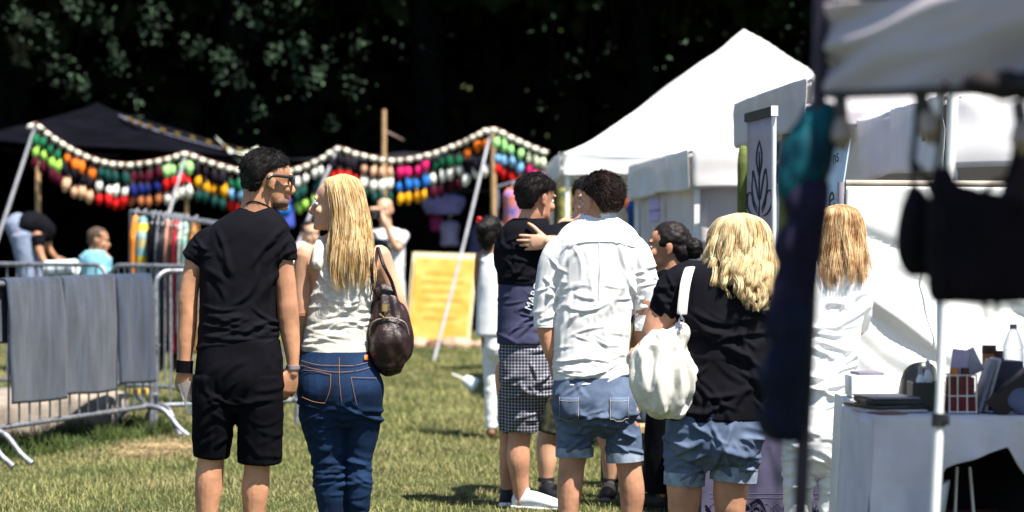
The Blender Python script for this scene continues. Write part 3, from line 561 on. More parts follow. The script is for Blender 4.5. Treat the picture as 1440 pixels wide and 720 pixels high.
for x0 in (786, 856):
    P = np.stack([surf([(x0+u*26, 556+(v*30 if abs(u-.5) > .2 else v*33)) for v in np.linspace(0, 1, 7)], .003, j6, f) for u in np.linspace(0, 1, 7)]); f.raw('back_pocket', sheet(P, .003), DENIML, j6)
    f.raw('stitching', join([tube(P[0]-A(0, .002, 0), [.0012]*7, 5, sub=1), tube(P[-1]-A(0, .002, 0), [.0012]*7, 5, sub=1), tube(P[:, -1]-A(0, .002, 0), [.0012]*7, 5, sub=1), tube(P[:, 1]-A(0, .002, 0), [.0012]*7, 5, sub=1)]), M('pale_stitching', (.42, .40, .38), .8), j6)

# ---- stout woman in black with the white bag
f = Fig(10.2, 1020, 'person', 'stout woman with wavy pale blonde hair in black top and cuffed denim shorts'); bw = f
b = f.head(1040, 308, 4, 1.0)
b += [f.limb([(1040, 360, 44), (1038, 385, 56)]), f.rows([(380, 980, 1075, .07), (400, 958, 1095, .11), (450, 962, 1090, .125), (540, 955, 1080, .13), (590, 955, 1062, .13)]),
      f.limb([(955, 402, 50), (935, 440, 46), (923, 472, 44), (915, 498, 38, .06), (903, 505, 28, .22), (896, 508, 20, .34)]), f.limb([(1100, 402, 50), (1112, 450, 44), (1112, 490, 38, .06), (1098, 510, 28, .22), (1090, 515, 20, .34)]),
      f.limb([(968, 620, 64), (963, 668, 52), (962, 700, 48), (961, 735, 38), (961, 785, 26)]), f.limb([(1034, 620, 66), (1030, 660, 54), (1027, 695, 49), (1026, 735, 38), (1025, 785, 26)])]
b += hand(f.p(896, 508, .34), (-.2, 1, .1), (.9, 0, -.3), (0, 0, 1), .5, .95)+hand(f.p(1090, 515, .34), (-.2, 1, .1), (-.9, 0, -.3), (0, 0, 1), .5, .95)
b += f.foot(961, f.fy, -8)+f.foot(1025, f.fy, 8)
f.part('body', b, SK_RED, .006, 3, lambda c: .003*fbm(c*18, 2, 2))
f.long_hair([(301, 1038, 1046, .008), (304, 1024, 1058, .045), (310, 1009, 1071, .088), (325, 1001, 1079, .105), (350, 996, 1083, .115, -.01), (378, 994, 1087, .115, -.035), (400, 1002, 1090, .095, -.07), (420, 1022, 1088, .065, -.105), (438, 1044, 1080, .03, -.13)],
            BLONDE2, 11000, 40, .0165, 3.3, curl=1.0, ends=.5, clumps=125, seed=5, r=.00105, inner=.72, core=.68, stray=.03, jit=.16, uj=.05, lock=.03)
f.part('black_top', [f.rows([(366, 1000, 1078, .075), (378, 962, 1098, .105), (400, 946, 1108, .135), (440, 948, 1100, .155), (480, 955, 1093, .160), (520, 954, 1092, .165), (560, 942, 1086, .17), (590, 934, 1076, .172)]), f.limb([(975, 396, 60), (955, 402, 54), (942, 420, 50), (935, 446, 45)], cap='rf'), f.limb([(1080, 396, 60), (1098, 402, 52), (1108, 420, 48), (1112, 446, 45)], cap='rf')],
       BLACK, .0058, 3, creases(f, folds(.010, (4, 4, 7), 21), [(955, 1085, 440, 585, -22, 22, 30, .09, .012, .011), (925, 960, 400, 445, -40, 30, 10, .04, .010, .008), (950, 1080, 540, 588, 60, 25, 10, .06, .013, .009)], 21))
f.part('denim_shorts', [f.rows([(572, 936, 1076, .165), (610, 936, 1074, .175), (628, 938, 1070, .172), (644, 955, 1056, .13), (655, 980, 1030, .07)]), f.limb([(966, 618, 66), (963, 678, 54)], cap='flat', sub=6), f.limb([(1036, 618, 72), (1032, 668, 64)], cap='flat', sub=6)], DENIML, .0055, 3, creases(f, folds(.008, (6, 6, 8), 27), [(940, 990, 600, 670, 15, 25, 18, .06, .010, .010), (1000, 1066, 600, 660, -20, 25, 22, .06, .010, .011), (985, 1020, 610, 650, 60, 30, 8, .04, .010, .009)], 27))
for q in ([(963, 664, 59), (962, 682, 58)], [(1033, 655, 68), (1031, 676, 67)]): f.raw('turn_up', f.limb(q, cap='flat'), DENIMC)
CAN = M('cream_leather', (.68, .65, .58), .6, .08, 14, .4, 200, .3)
c = f.p(930, 592, -.1); hb = empty('shoulder_bag', c, 'large slouchy cream white bag with chain strap on the woman in the black top', 'handbag')
bg = [tube([f.p(950, 576, -.12), f.p(942, 562, -.12), f.p(934, 538, -.12), f.p(931, 512, -.12), f.p(936, 490, -.12), f.p(946, 476, -.13), f.p(954, 466, -.14)], [(12/f.s, .03), (31/f.s, .075), (43/f.s, .09), (42/f.s, .085), (30/f.s, .06), (14/f.s, .035), (6/f.s, .02)], 26, (1, 0, 0))]
V, Fc, N = remesh(bg, .006, 3, folds(.050, (17, 17, 4), 35)); mk('bag_body', (V, Fc), CAN, hb)
mk('strap', tube([f.p(975, 380, .06), f.p(969, 376, -.06), f.p(961, 395, -.15), f.p(957, 420, -.165), f.p(955, 440, -.17)], [(.021, .004)]*5, 12, (1, 0, .1)), CAN, hb)
CHR = M('lilac_chrome', (.62, .55, .66), .25, .1, metal=.8)
ch = []
for i in range(4):
    y = 443+i*6.5; q = f.p(954.5-.3*i, y, -.172); th = np.linspace(0, 2*PI, 13); rr = (.010, .013)
    ring = np.stack([q[0]+rr[0]*np.cos(th)*(1 if i % 2 else .35), q[1]+rr[0]*np.cos(th)*(0.3 if i % 2 else .9), q[2]+rr[1]*np.sin(th)], 1); ch.append(tube(ring, [.0032]*13, 6, sub=1))
mk('chain', join(ch), CHR, hb)

# ---- dark haired woman with a bun
f = Fig(12.3, 945, 'person', 'dark-haired woman with a low bun and patterned scarf facing left in a long black dress')
b = f.head(941, 316, -80, .97, 2)
b += [f.limb([(946, 362, 30), (948, 392, 34)]), f.rows([(384, 924, 976, .055), (396, 914, 984, .085), (450, 920, 980, .1), (560, 918, 984, .11)], cap='round'), f.limb([(916, 402, 26), (910, 440, 22, .05), (906, 480, 18, .12)]), f.limb([(984, 402, 26), (990, 450, 22), (988, 490, 16)]), f.limb([(936, 560, 36), (935, 700, 20)]), f.limb([(966, 560, 36), (966, 700, 20)])]
b += hand(f.p(906, 480, .12), (-.3, .5, -.8), (1, 0, 0), (0, 1, 0), .4, .9)+hand(f.p(988, 490), (0, .2, -1), (-1, 0, 0), (0, 1, 0), .4, .9)
f.part('body', b, SK_TAN, .007, 3); f.eyes()
h = f.part('hair', [f.hd(ell(A(0, -.018, .155), A(.084, .104, .094), rotx(.25))), f.hd(ell(A(0, -.07, .10), A(.068, .05, .07))), f.hd(ell(A(0, -.10, .10), A(.04, .05, .04)))], HAIRB, .006, 3, lambda c: .004*fbm(c*45, 5))
V, Fc, N = remesh([ell(f.p(974, 350, -.03), A(.052, .052, .055))], .006, 2, lambda c: .006*wrinkle(c, (30, 30, 30), 6)); f.raw('bun', (V, Fc), HAIRB, h)
f.raw('hair_clip', pipe([f.hp(.075, .02, .2), f.hp(.083, -.01, .19)], .004, 6), PLW, h)
f.part('dress', [f.rows([(380, 930, 972, .07), (392, 914, 986, .1), (440, 917, 984, .118), (520, 916, 986, .125), (600, 908, 990, .15), (690, 904, 994, .17)])], BLACK2, .008, 3, folds(.012, (9, 9, 3), 3))
SC = M_check('dotted_scarf', (.30, .18, .12), (.8, .75, .7), .018, .35)
f.part('scarf', [tube([f.p(958, 376, .05), f.p(938, 384, .0), f.p(930, 396, -.06), f.p(926, 412, -.11), f.p(922, 430, -.125)], [(.02, .012), (.024, .014), (.024, .014), (.022, .012), (.016, .01)], 12), tube([f.p(930, 388, -.05), f.p(948, 396, -.09), f.p(966, 388, -.06)], [(.02, .012)]*3, 12)], SC, .006, 2, folds(.006, (20, 20, 20), 2))
f.shoe(934, f.fy, -60, BS, BS, .25, .085); f.shoe(966, f.fy, -30, BS, BS, .25, .085)

# ---- blonde woman in white at the table
f = Fig(10.15, 1155, 'person', 'woman with straight light brown hair in white top and white trousers beside the goods table'); wb = f
b = f.head(1182, 296, 12, 1.0)
b += [f.limb([(1180, 345, 36), (1176, 375, 46)]), f.rows([(366, 1140, 1200, .06), (385, 1120, 1210, .085), (450, 1122, 1204, .095), (560, 1116, 1198, .1), (600, 1116, 1196, .1)], cap='round'),
      f.limb([(1122, 390, 34), (1114, 430, 28, .02), (1110, 465, 25, .1), (1112, 480, 18, .25), (1116, 482, 15, .33)]), f.limb([(1207, 390, 32), (1212, 430, 28, .02), (1210, 462, 25, .1), (1203, 474, 18, .25), (1200, 475, 15, .33)]),
      f.limb([(1128, 600, 44), (1124, 660, 36), (1122, 720, 32), (1120, 790, 22)]), f.limb([(1177, 600, 44), (1175, 660, 38), (1173, 720, 32), (1172, 790, 22)])]
b += hand(f.p(1116, 482, .33), (.1, 1, .1), (1, 0, 0), (0, 0, 1), .5, .9)+hand(f.p(1200, 475, .33), (-.1, 1, .1), (-1, 0, 0), (0, 0, 1), .5, .9)
b += f.foot(1120, f.fy, -5)+f.foot(1172, f.fy, 8)
f.part('body', b, SK_FAIR, .006, 3)
f.long_hair([(289, 1178, 1184, .006), (292, 1166, 1198, .04), (298, 1157, 1206, .08), (315, 1153, 1211, .1), (340, 1151, 1213, .105, -.01), (365, 1150, 1214, .1, -.035), (388, 1151, 1216, .07, -.08), (410, 1156, 1216, .03, -.115)], BLONDE3, 9500, 20, .007, 1.8, ends=.55, clumps=150, seed=9, r=.00105, core=.66, jit=.45, uj=.085, lock=.05)
f.part('white_top', [f.rows([(364, 1146, 1200, .07), (376, 1122, 1212, .1), (400, 1112, 1219, .118), (440, 1112, 1214, .122), (480, 1112, 1208, .116), (530, 1108, 1204, .124), (580, 1106, 1206, .13)]), f.limb([(1136, 392, 46), (1124, 398, 40), (1114, 428, 34, .01), (1110, 462, 29, .09)], cap='rf'), f.limb([(1194, 392, 46), (1206, 398, 36), (1213, 428, 31, .01), (1211, 460, 28, .09)], cap='rf')], WHITEC, .0055, 3, creases(f, folds(.007, (5, 5, 8), 41), [(1112, 1205, 440, 570, 5, 20, 26, .07, .010, .009), (1150, 1212, 385, 450, 50, 25, 10, .05, .011, .008)], 41))
f.part('white_trousers', [f.rows([(568, 1106, 1205, .128), (600, 1101, 1205, .142), (622, 1101, 1204, .138)], cap='round'), f.limb([(1127, 612, 52), (1124, 660, 46), (1122, 720, 38), (1120, 788, 30)], cap='flat'), f.limb([(1178, 612, 54), (1176, 660, 50), (1173, 720, 43), (1171, 788, 32)], cap='flat')], WHITEC, .0055, 3, creases(f, folds(.007, (6, 6, 10), 43), [(1102, 1152, 600, 730, 8, 20, 26, .05, .010, .0065), (1152, 1204, 600, 730, -8, 20, 26, .05, .010, .0065)], 43))

# ---- background people
def simple(d, cx, label, hx, ht, yaw, rows, arms, mats, legs=True, hairm=HAIRB, pitch=0., sc=1., sleeve=True, hw=None, skin=SK_TAN, trm=None):
    f = Fig(d, cx, 'person', label); b = f.head(hx, ht, yaw, sc, pitch)
    tp, bt = rows[0], rows[-1]; s = f.s
    b += [tube([f.hp(0, -.02, .03), f.p((tp[1]+tp[2])/2, tp[0]+.06*s)], [.055*sc, .065*sc], 14), f.rows([(r[0]+.015*s, r[1]+.012*s, r[2]-.012*s, r[3]*.8, *(r[4:])) for r in rows], cap='round')]
    for a in arms: b.append(f.limb(a[0])); b += hand(f.p(*a[0][-1][:2], a[0][-1][3] if len(a[0][-1]) > 3 else 0), *a[1])
    xm, w = (bt[1]+bt[2])/2, bt[2]-bt[1]; ft = f.fy-.04*s; lg = []
    for k in (-1, 1):
        P = [(xm+k*w*.24, bt[0], w*.5), (xm+k*w*.25, (bt[0]+ft)/2, w*.36), (xm+k*w*.25, ft, .085*s)]
        if legs: b.append(f.limb([(q[0], q[1], q[2]*.8) for q in P])); lg.append(f.limb(P, cap='flat'))
    f.part('body', b, skin, .011*max(sc, .8), 2)
    if hairm: f.part('hair', [f.hd(ell(A(0, -.015, .162)*sc, A(.082, .102, .088)*sc, rotx(.28))), f.hd(ell(A(0, -.062, .11)*sc, A(.064, .045, .055)*sc))], hairm, .010, 2, lambda c: .004*fbm(c*50, 3))
    f.eyes()
    sh = [f.rows(rows)]
    if sleeve:
        for a in arms:
            q = a[0]; sh.append(f.limb([(*q[0][:2], q[0][2]*1.3, *(q[0][3:])), (*(np.array(q[0][:2])*.35+np.array(q[1][:2])*.65), q[1][2]*1.35, (q[1][3] if len(q[1]) > 3 else 0)*.65)], cap='flat', sub=3))
    f.part('shirt', sh, mats[0], .011, 3, folds(.012, (7, 7, 8), 3))
    if legs:
        f.part('trousers', lg+[f.rows([(bt[0]-.1*s, bt[1]+2, bt[2]-2, .11), (bt[0]+.06*s, bt[1], bt[2], .12)], cap='round')], mats[1], .012, 2, folds(.010, (7, 7, 10), 4))
        for k in (-1, 1): f.shoe(xm+k*w*.25, f.fy, yaw, BS, PLW, .26*sc+.0, .09)
    return f
# photographer
f = simple(24.6, 544, 'bald man holding a camera up to his face, white t-shirt under a dark vest', 541, 279, 197, [(322, 526, 560, .06), (330, 517, 571, .1), (352, 519, 569, .12), (400, 517, 569, .12), (428, 516, 570, .125)],
       [([(568, 330, 13), (558, 349, 11, -.14), (545, 318, 9, -.22), (540, 306, 8, -.20)], ((-.3, .1, 1), (-.7, .6, 0), (-.5, 0, .6), .9)), ([(520, 330, 13), (511, 346, 11, -.14), (515, 318, 9, -.22), (520, 304, 8, -.20)], ((.4, .1, 1), (.7, .6, 0), (.5, 0, .6), .9))],
       (M('grey_white_cotton', (.74, .76, .76), .85), M('grey_trousers', (.15, .15, .17), .85)), hairm=None, skin=SK_FAIR)
f.part('vest', [f.rows([(336, 522, 553, .118, -.012), (352, 521, 556, .132, -.008), (400, 519, 558, .132, -.006), (424, 518, 560, .136, -.006)])], M('navy_vest', (.022, .024, .045), .8), .012, 2, folds(.01, (8, 8, 6), 2))
c = f.p(529, 301, -.24); ca = empty('camera', c, 'black camera held to the eye of the bald man', 'camera')
mk('camera_body', box(c+A(0, .02, 0), (.13, .06, .09), rotz(.1), .012), PLB, ca); mk('camera_lens', tube([c, c+A(-.03, -.11, -.01)], [.036, .038], 16, cap='flat'), PLB, ca)
# boy
simple(22., 134, 'boy in light blue t-shirt standing behind the barrier, looking right', 140, 321, 84, [(352, 124, 146, .05), (358, 117, 150, .085), (385, 116, 152, .09), (430, 115, 152, .095), (450, 116, 152, .1)],
       [([(120, 360, 12), (117, 390, 10), (124, 420, 8, -.08)], ((.6, 0, -.6), (0, 1, 0), (0, 0, 1), .4, .85)), ([(148, 362, 12, .03), (150, 392, 10, .08), (160, 414, 8, .1)], ((.8, .2, -.3), (0, 0, -1), (0, 1, 0), .4, .85))],
       (M('sky_blue_cotton', (.22, .50, .62), .85), M('dark_shorts', (.03, .03, .05), .85)), hairm=M('cropped_brown_hair', (.07, .045, .03), .8), sc=.93, pitch=-8)
# person between the couple
simple(22.5, 436, 'person in white t-shirt far behind the gap between the walking couple', 436, 312, 150, [(341, 424, 448, .06), (347, 415, 458, .09), (400, 417, 456, .11), (440, 416, 457, .115)],
       [([(417, 352, 13), (413, 385, 11, -.05), (424, 410, 8, -.15)], ((.8, -.2, .2), (0, 1, 0), (0, 0, 1), .4)), ([(456, 352, 13), (461, 385, 11, -.05), (450, 410, 8, -.15)], ((-.8, -.2, .2), (0, 1, 0), (0, 0, 1), .4))],
       (WHITEC, M('dark_shorts', (.03, .03, .05), .85)), skin=SK_FAIR, hairm=HAIRD)
# seated helper behind the wavy blonde
simple(12.6, 1090, 'dark-haired person with a white hairband in the gap beside the wavy blonde hair', 1087, 350, 165, [(406, 1064, 1104, .06), (416, 1050, 1122, .09), (470, 1054, 1116, .11), (520, 1052, 1118, .12)],
       [([(1052, 424, 22), (1044, 470, 18, -.04), (1060, 500, 14, -.16)], ((.9, -.2, 0), (0, 0, -1), (0, 1, 0), .4)), ([(1118, 424, 22), (1124, 470, 18, -.04), (1110, 500, 14, -.16)], ((-.9, -.2, 0), (0, 0, -1), (0, 1, 0), .4))],
       (WHITEC, BLACK2), skin=SK_TAN)
fb = bpy.data.objects
f = Fig.__new__(Fig)
# bending person far left
f = Fig(24., 40, 'person', 'person in dark top and pale blue trousers bending forward at the far left stall')
b = f.head(70, 318, 90, .95, -35)
b += [f.limb([(62, 334, 15), (56, 330, 17)]), tube([f.p(32, 325), f.p(46, 320), f.p(58, 326)], [(.13, .11), (.15, .12), (.10, .12)], 16, (0, 1, 0)), f.limb([(56, 332, 14, -.12), (60, 352, 11, -.16), (66, 366, 8, -.18)]), f.limb([(56, 332, 14, .14), (64, 350, 11, .16), (72, 360, 8, .16)]), f.limb([(34, 330, 30, -.07), (42, 400, 20, -.08), (40, 500, 12, -.08)]), f.limb([(34, 330, 30, .08), (44, 400, 20, .09), (46, 500, 12, .09)])]
b += hand(f.p(66, 366, -.18), (.4, 0, -.8), (0, 1, 0), (1, 0, 0), .4)+hand(f.p(72, 360, .16), (.4, 0, -.8), (0, 1, 0), (1, 0, 0), .4)
f.part('body', b, SK_TAN, .011, 2); f.eyes()
f.part('hair', [f.hd(ell(A(0, -.015, .16), A(.082, .1, .088), rotx(.28)))], HAIRB, .011, 2)
f.part('dark_top', [tube([f.p(34, 322), f.p(46, 317), f.p(60, 326)], [(.16, .13), (.18, .14), (.12, .14)], 16, (0, 1, 0)), f.limb([(56, 332, 19, -.12), (59, 347, 16, -.15)], cap='flat'), f.limb([(56, 332, 19, .14), (62, 345, 16, .16)], cap='flat')], BLACK, .012, 2, folds(.012, (8, 8, 8), 3))
f.part('trousers', [tube([f.p(26, 318), f.p(36, 332)], [(.15, .13), (.17, .16)], 16, (0, 1, 0)), f.limb([(34, 330, 34, -.07), (43, 400, 25, -.08), (40, 505, 18, -.08)], cap='flat'), f.limb([(34, 330, 34, .08), (45, 400, 25, .09), (46, 505, 18, .09)], cap='flat')], M('pale_blue_cotton', (.20, .24, .34), .85, .1, 8), .012, 2, folds(.014, (6, 6, 9), 4))
for x, yo in ((40, -.08), (46, .09)): f.shoe(x, f.fy, 90, BS, PLW, .26, .09, yo)
# ------------------------------------------------------------------ ground and grass
def ground_z(X, Y): return gz(Y)+.012*fbm(np.stack([X*.6, Y*.6, X*0], -1), 4, 2)
u = np.linspace(-1, 1, 161); v = np.concatenate([np.linspace(-6, 40, 231), np.linspace(41, 160, 40)])
X = np.sign(u)[:, None]*(np.abs(u)**1.6)[:, None]*140+0*v[None]; Y = 0*u[:, None]+v[None]
Z = ground_z(X, Y)+np.clip(Y-64, 0, 60)*.42
gr = M('grass_earth', (.062, .068, .024), .95, 0, 1.6, .8, 60, .1, col2=(.036, .044, .015))
I = np.arange(X.size).reshape(X.shape); q = np.stack([I[:-1, :-1], I[1:, :-1], I[1:, 1:], I[:-1, 1:]], -1).reshape(-1, 4)
g = mk('lawn', (np.stack([X, Y, Z], -1).reshape(-1, 3), q), gr); tag(g, kind='structure')
def blades(n, ymin, ymax, p, half, hmin, hmax, wid):
    t = rng.random(n); k = 2-p; Y = (ymin**k+t*(ymax**k-ymin**k))**(1/k); X = (rng.random(n)*2-1)*half*Y
    pat = fbm(np.stack([X*1.3, Y*1.3, 0*X], -1), 21, 3)
    h = (hmin+(hmax-hmin)*rng.random(n)**2)*(1+.35*pat); sc = np.clip(Y/14, 1, 2.2); w = wid*sc*(.7+.6*rng.random(n)); h = h*np.clip(sc, 1, 1.4)
    B = np.stack([X, Y, ground_z(X, Y)-.004], -1); a = rng.random(n)*2*PI; D = np.stack([np.cos(a), np.sin(a), 0*a], -1); Pp = np.stack([-np.sin(a), np.cos(a), 0*a], -1)
    ln = (h*(.35+.9*rng.random(n)))[:, None]; Zv = A(0, 0, 1)
    V = np.stack([B-Pp*w[:, None]*.5, B+Pp*w[:, None]*.5, B+D*ln*.35+Zv*h[:, None]*.6-Pp*w[:, None]*.4, B+D*ln*.35+Zv*h[:, None]*.6+Pp*w[:, None]*.4, B+D*ln+Zv*h[:, None]*.92], 1)
    i = np.arange(n)[:, None]*5
    T = np.concatenate([i+A(0, 1, 3), i+A(0, 3, 2), i+A(2, 3, 4)]).astype(np.int32)
    return V.reshape(-1, 3), T
gm = M('grass_blades', (.30, .30, .105), .6, 0, 1.5, 0, 1, .3, col2=(.125, .155, .048), island=.45, trans=.25)
def straw(m):
    N = m.node_tree.nodes; L = m.node_tree.links; hv = [n for n in N if n.type == 'HUE_SAT'][0]; b = N['Principled BSDF']
    tc = N.new('ShaderNodeTexCoord'); mp = N.new('ShaderNodeMapping'); mp.inputs['Location'].default_value = (3.1, 1.7, 0); L.new(tc.outputs['Object'], mp.inputs[0])
    n = N.new('ShaderNodeTexNoise'); n.inputs['Scale'].default_value = .75; n.inputs['Detail'].default_value = 4; L.new(mp.outputs[0], n.inputs[0])
    g = N.new('ShaderNodeNewGeometry'); a = N.new('ShaderNodeMath'); a.operation = 'MULTIPLY_ADD'; a.inputs[1].default_value = .30; L.new(g.outputs['Random Per Island'], a.inputs[0]); L.new(n.outputs[0], a.inputs[2])
    r = N.new('ShaderNodeMapRange'); r.inputs[1].default_value = .60; r.inputs[2].default_value = .80; r.inputs[4].default_value = .85; L.new(a.outputs[0], r.inputs[0])
    mx = N.new('ShaderNodeMix'); mx.data_type = 'RGBA'; L.new(r.outputs[0], mx.inputs[0]); L.new(hv.outputs[0], mx.inputs[6]); mx.inputs[7].default_value = (.36, .29, .14, 1); L.new(mx.outputs[2], b.inputs['Base Color'])
straw(gm)
o = mk('grass', blades(270000 if not FAST else 90000, 11., 33., 1.75, .245, .016, .046, .0038), gm, smooth=False); tag(o, kind='stuff')
# taller tufts along the ledge and bare straw by the barrier
n = 7000; t = rng.random(n); P0, P1 = W(-40, 648, 15.2), W(215, 612, 17.3); Bx = P0[None]*(1-t[:, None])+P1[None]*t[:, None]
Bx[:, 0] += rng.normal(size=n)*.13; Bx[:, 1] += .16+rng.normal(size=n)*.12; Bx[:, 2] = ground_z(Bx[:, 0], Bx[:, 1])
h = .03+.085*rng.random(n)**1.5*(1+fbm(np.stack([Bx[:, 0]*4, Bx[:, 1]*4, 0*t], -1), 8, 2)); dd = rng.normal(size=(n, 3))*A(.04, .04, 0)
L = np.stack([Bx, Bx+dd*.3+A(0, 0, 1)*h[:, None]*.6, Bx+dd+A(0, 0, 1)*h[:, None]], 1)
o = mk('tall_grass', strips(L, A(.0035, .003, .0006)), M('tall_grass_blades', (.085, .125, .03), .6, .2, 3, island=.5, trans=.2)); tag(o, kind='stuff')
n = 2200; c = W(222, 641, 15.95); Q = np.stack([c[0]+rng.normal(size=n)*.13, c[1]+rng.normal(size=n)*.26, np.full(n, 0.)], -1); Q[:, 2] = ground_z(Q[:, 0], Q[:, 1])+.004+.016*rng.random(n)
a = rng.random(n)*2*PI; D = np.stack([np.cos(a), np.sin(a), rng.normal(size=n)*.12], -1)*(.02+.04*rng.random(n))[:, None]
o = mk('dry_straw', strips(np.stack([Q, Q+D*.5+A(0, 0, .005), Q+D], 1), A(.0028, .0028, .001)), M('dry_straw', (.36, .26, .14), .8, .25, 3, island=.4)); tag(o, kind='stuff')

# ------------------------------------------------------------------ crowd barriers
def barrier(label, P0, P1, h=1.17, nb=17, detail=True, feet=(0.04, .96)):
    P0 = A(*P0); P1 = A(*P1); P0[2] = ground_z(P0[:1], P0[1:2])[0]; P1[2] = ground_z(P1[:1], P1[1:2])[0]
    L = np.linalg.norm((P1-P0)[:2]); U = (P1-P0)/L; Zv = A(0, 0, 1); Nn = unit(np.cross(U, Zv))
    r = empty('crowd_barrier', (P0+P1)/2, label, 'barrier', 'steel crowd barriers')
    at = lambda s, z: P0+U*s+Zv*z
    rc = .10; lo = .19; pts = []
    for cx, cz, a0 in ((rc, h-rc, PI), (L-rc, h-rc, PI/2)):
        for k in range(6): a = a0-k*PI/10; pts.append(at(cx+rc*math.cos(a), cz+rc*math.sin(a)))
    pts = [at(0, lo-.16)]+pts+[at(L, lo-.16)]
    mk('frame', pipe(pts, .019, 10), STEEL, r); mk('bottom_rail', pipe([at(0, lo+.02), at(L, lo+.02)], .017, 10), STEEL, r)
    bm = None
    for i in range(nb):
        s = L*(i+1)/(nb+1); a = P0+U*s; V, Fc = pipe([A(0, 0, lo+.02), A(0, 0, h-.006)], .0075, 7)
        if bm is None: o = mk('bar', (V+(at(s, 0)), Fc), STEEL, r); bm = o; b0 = at(s, 0)
        else: o = bm.copy(); COL.objects.link(o); o.parent = r; o.location = tuple(at(s, 0)-b0)
    for f in feet:
        c = at(L*f, 0)
        mk('foot', pipe([c+Nn*.34+Zv*.012, c+Nn*.26+Zv*.07, c+Nn*.17+Zv*.17, c+Nn*.10+Zv*.205, c+Zv*.215, c-Nn*.10+Zv*.205, c-Nn*.17+Zv*.17, c-Nn*.26+Zv*.07, c-Nn*.34+Zv*.012], .019, 10, 3), STEEL, r)
    for s in (.0, L): mk('coupling', join([pipe([at(s, h*.55), at(s, h*.55)+Nn*.05], .012, 8), pipe([at(s, lo+.1), at(s, lo+.1)+Nn*.05], .012, 8)]), STEEL, r)
    return r, at, U, Nn, L
B0, B1 = W(-34, 656, 14.95), W(213, 618, 17.15)
r1, at1, U1, N1, L1 = barrier('steel barrier at the left edge carrying the three grey towels', B0, B1, 1.115)
b2s = W(219, 619, 17.2); barrier('short steel barrier standing just left of the man in black, end bar pale', b2s, b2s+A(.95, .62, 0), 1.165, 9, feet=(.03, .97))
k = W(0, 372, 20.2); barrier('far steel barrier whose rail ends in front of the boy', A(-4.9, 20.4, 0), W(149, 500, 19.6), 1.17)
barrier('far steel barrier in front of the clothes rack', W(157, 500, 19.6), W(330, 500, 18.7), 1.17)
pb = B0+U1*(-2.2); barrier('steel barrier cut by the left picture edge, only its curved foot showing', pb, B0-U1*.04, 1.165)
# towels
TW = [M('grey_towel_cloth', (.046, .060, .090), .95, .18, 9, 1.0, 240, .05, sheen=.12, stretch=(2.2, 2.2, .35)), M('grey_towel_cloth_blue', (.030, .045, .080), .95, .18, 9, 1.0, 240, .05, sheen=.10, stretch=(2.2, 2.2, .35))]
def towel(label, s0, s1, drop, seed, m):
    nu, nv = 26, 60; hz = 1.115+.019; prof = []
    for v in np.linspace(0, 1, nv):
        l = v*(drop+.40)-.40
        if l < -.03: prof.append((.026+.006, hz-.02+l+.03-.01))
        elif l < .03: a = (l+.03)/.06*PI; prof.append((.030*math.cos(a), hz-.012+.030*math.sin(a)))
        else: prof.append((-.030-.035*min(1, (l-.03)/.25)*.6, hz-.012-(l-.03)))
    prof = np.array(prof); P = np.zeros((nu, nv, 3))
    for i, q in enumerate(np.linspace(0, 1, nu)):
        s = s0+(s1-s0)*q
        for j in range(nv):
            hang = max(0, hz-prof[j, 1]); w = .014*math.sin(q*7+seed)*min(1, hang*2)+.012*vnoise(A([q*5+seed, j*.07, 3.]), seed)[0]*min(1, hang*4)
            e = .012*math.sin(j*.13+seed)*hang
            P[i, j] = at1(s+e*(1 if q > .5 else -1), prof[j, 1]+.010*math.sin(q*4+seed*2)*hang)-N1*0+N1*(-(prof[j, 0])+ (w if prof[j, 0] < 0 else 0))
    base = at1((s0+s1)/2, 0); V, Fc = sheet(P, .010)
    o = mk('towel', (V, Fc), m, origin=base); tag(o, label, 'towel', 'towels hung over the barrier'); return o
L = L1
towel('grey towel on the left barrier, leftmost of the three, with a dark left edge', .135*L, .43*L, .80, 1, TW[0])
towel('grey towel hanging between the two others on the left barrier, dark spots on it', .44*L, .745*L, .79, 4, TW[0])
towel('darker blue grey towel beside the end post of the left barrier', .75*L, .975*L, .76, 7, TW[1])
# concrete ledge behind the barrier
LP = P0+A(-.6, .42, 0), P1+A(-.22, .30, 0)
STONE = M('weathered_concrete', (.34, .29, .245), .9, .2, 5, .8, 40, .2, col2=(.20, .165, .135))
d = unit((LP[1]-LP[0])*A(1, 1, 0)); nn = A(-d[1], d[0], 0); Pg = np.zeros((40, 12, 3))
prof = [(0, -.05), (0, .09), (0, .19), (.004, .24), (.012, .262), (.03, .272), (.12, .276), (.3, .278), (.6, .278), (1.0, .276), (1.02, .22), (1.03, -.02)]
Lg = np.linalg.norm((LP[1]-LP[0])[:2])
for i in range(40):
    for j, (a, z) in enumerate(prof):
        q = LP[0]+d*Lg*i/39+nn*a; Pg[i, j] = A(q[0], q[1], gz(q[1])+z)
Pg += .012*np.stack([fbm(Pg*3+k, 5+k, 3) for k in range(3)], -1)
o = mk('ledge', sheet(Pg, .02), STONE, origin=(LP[0]+LP[1])/2); tag(o, 'low weathered concrete ledge in the grass behind the towel barrier', 'ledge')
for x, y, s, l in ((112, 553, 1, 'yellow wooden block on the ledge under the middle towel'), (196, 544, 1, 'yellow wooden block under the darker towel beside the end post')):
    c = W(x, y+4, 17.35); c[2] = gz(17.35)+.278; o = mk('wood_block', box(c+A(0, 0, .02+.0), (.13, .10, .04), rotz(.3), .004), M('yellow_wood', (.62, .42, .10), .7), origin=c); tag(o, l, 'block')
    o.location.z += .0

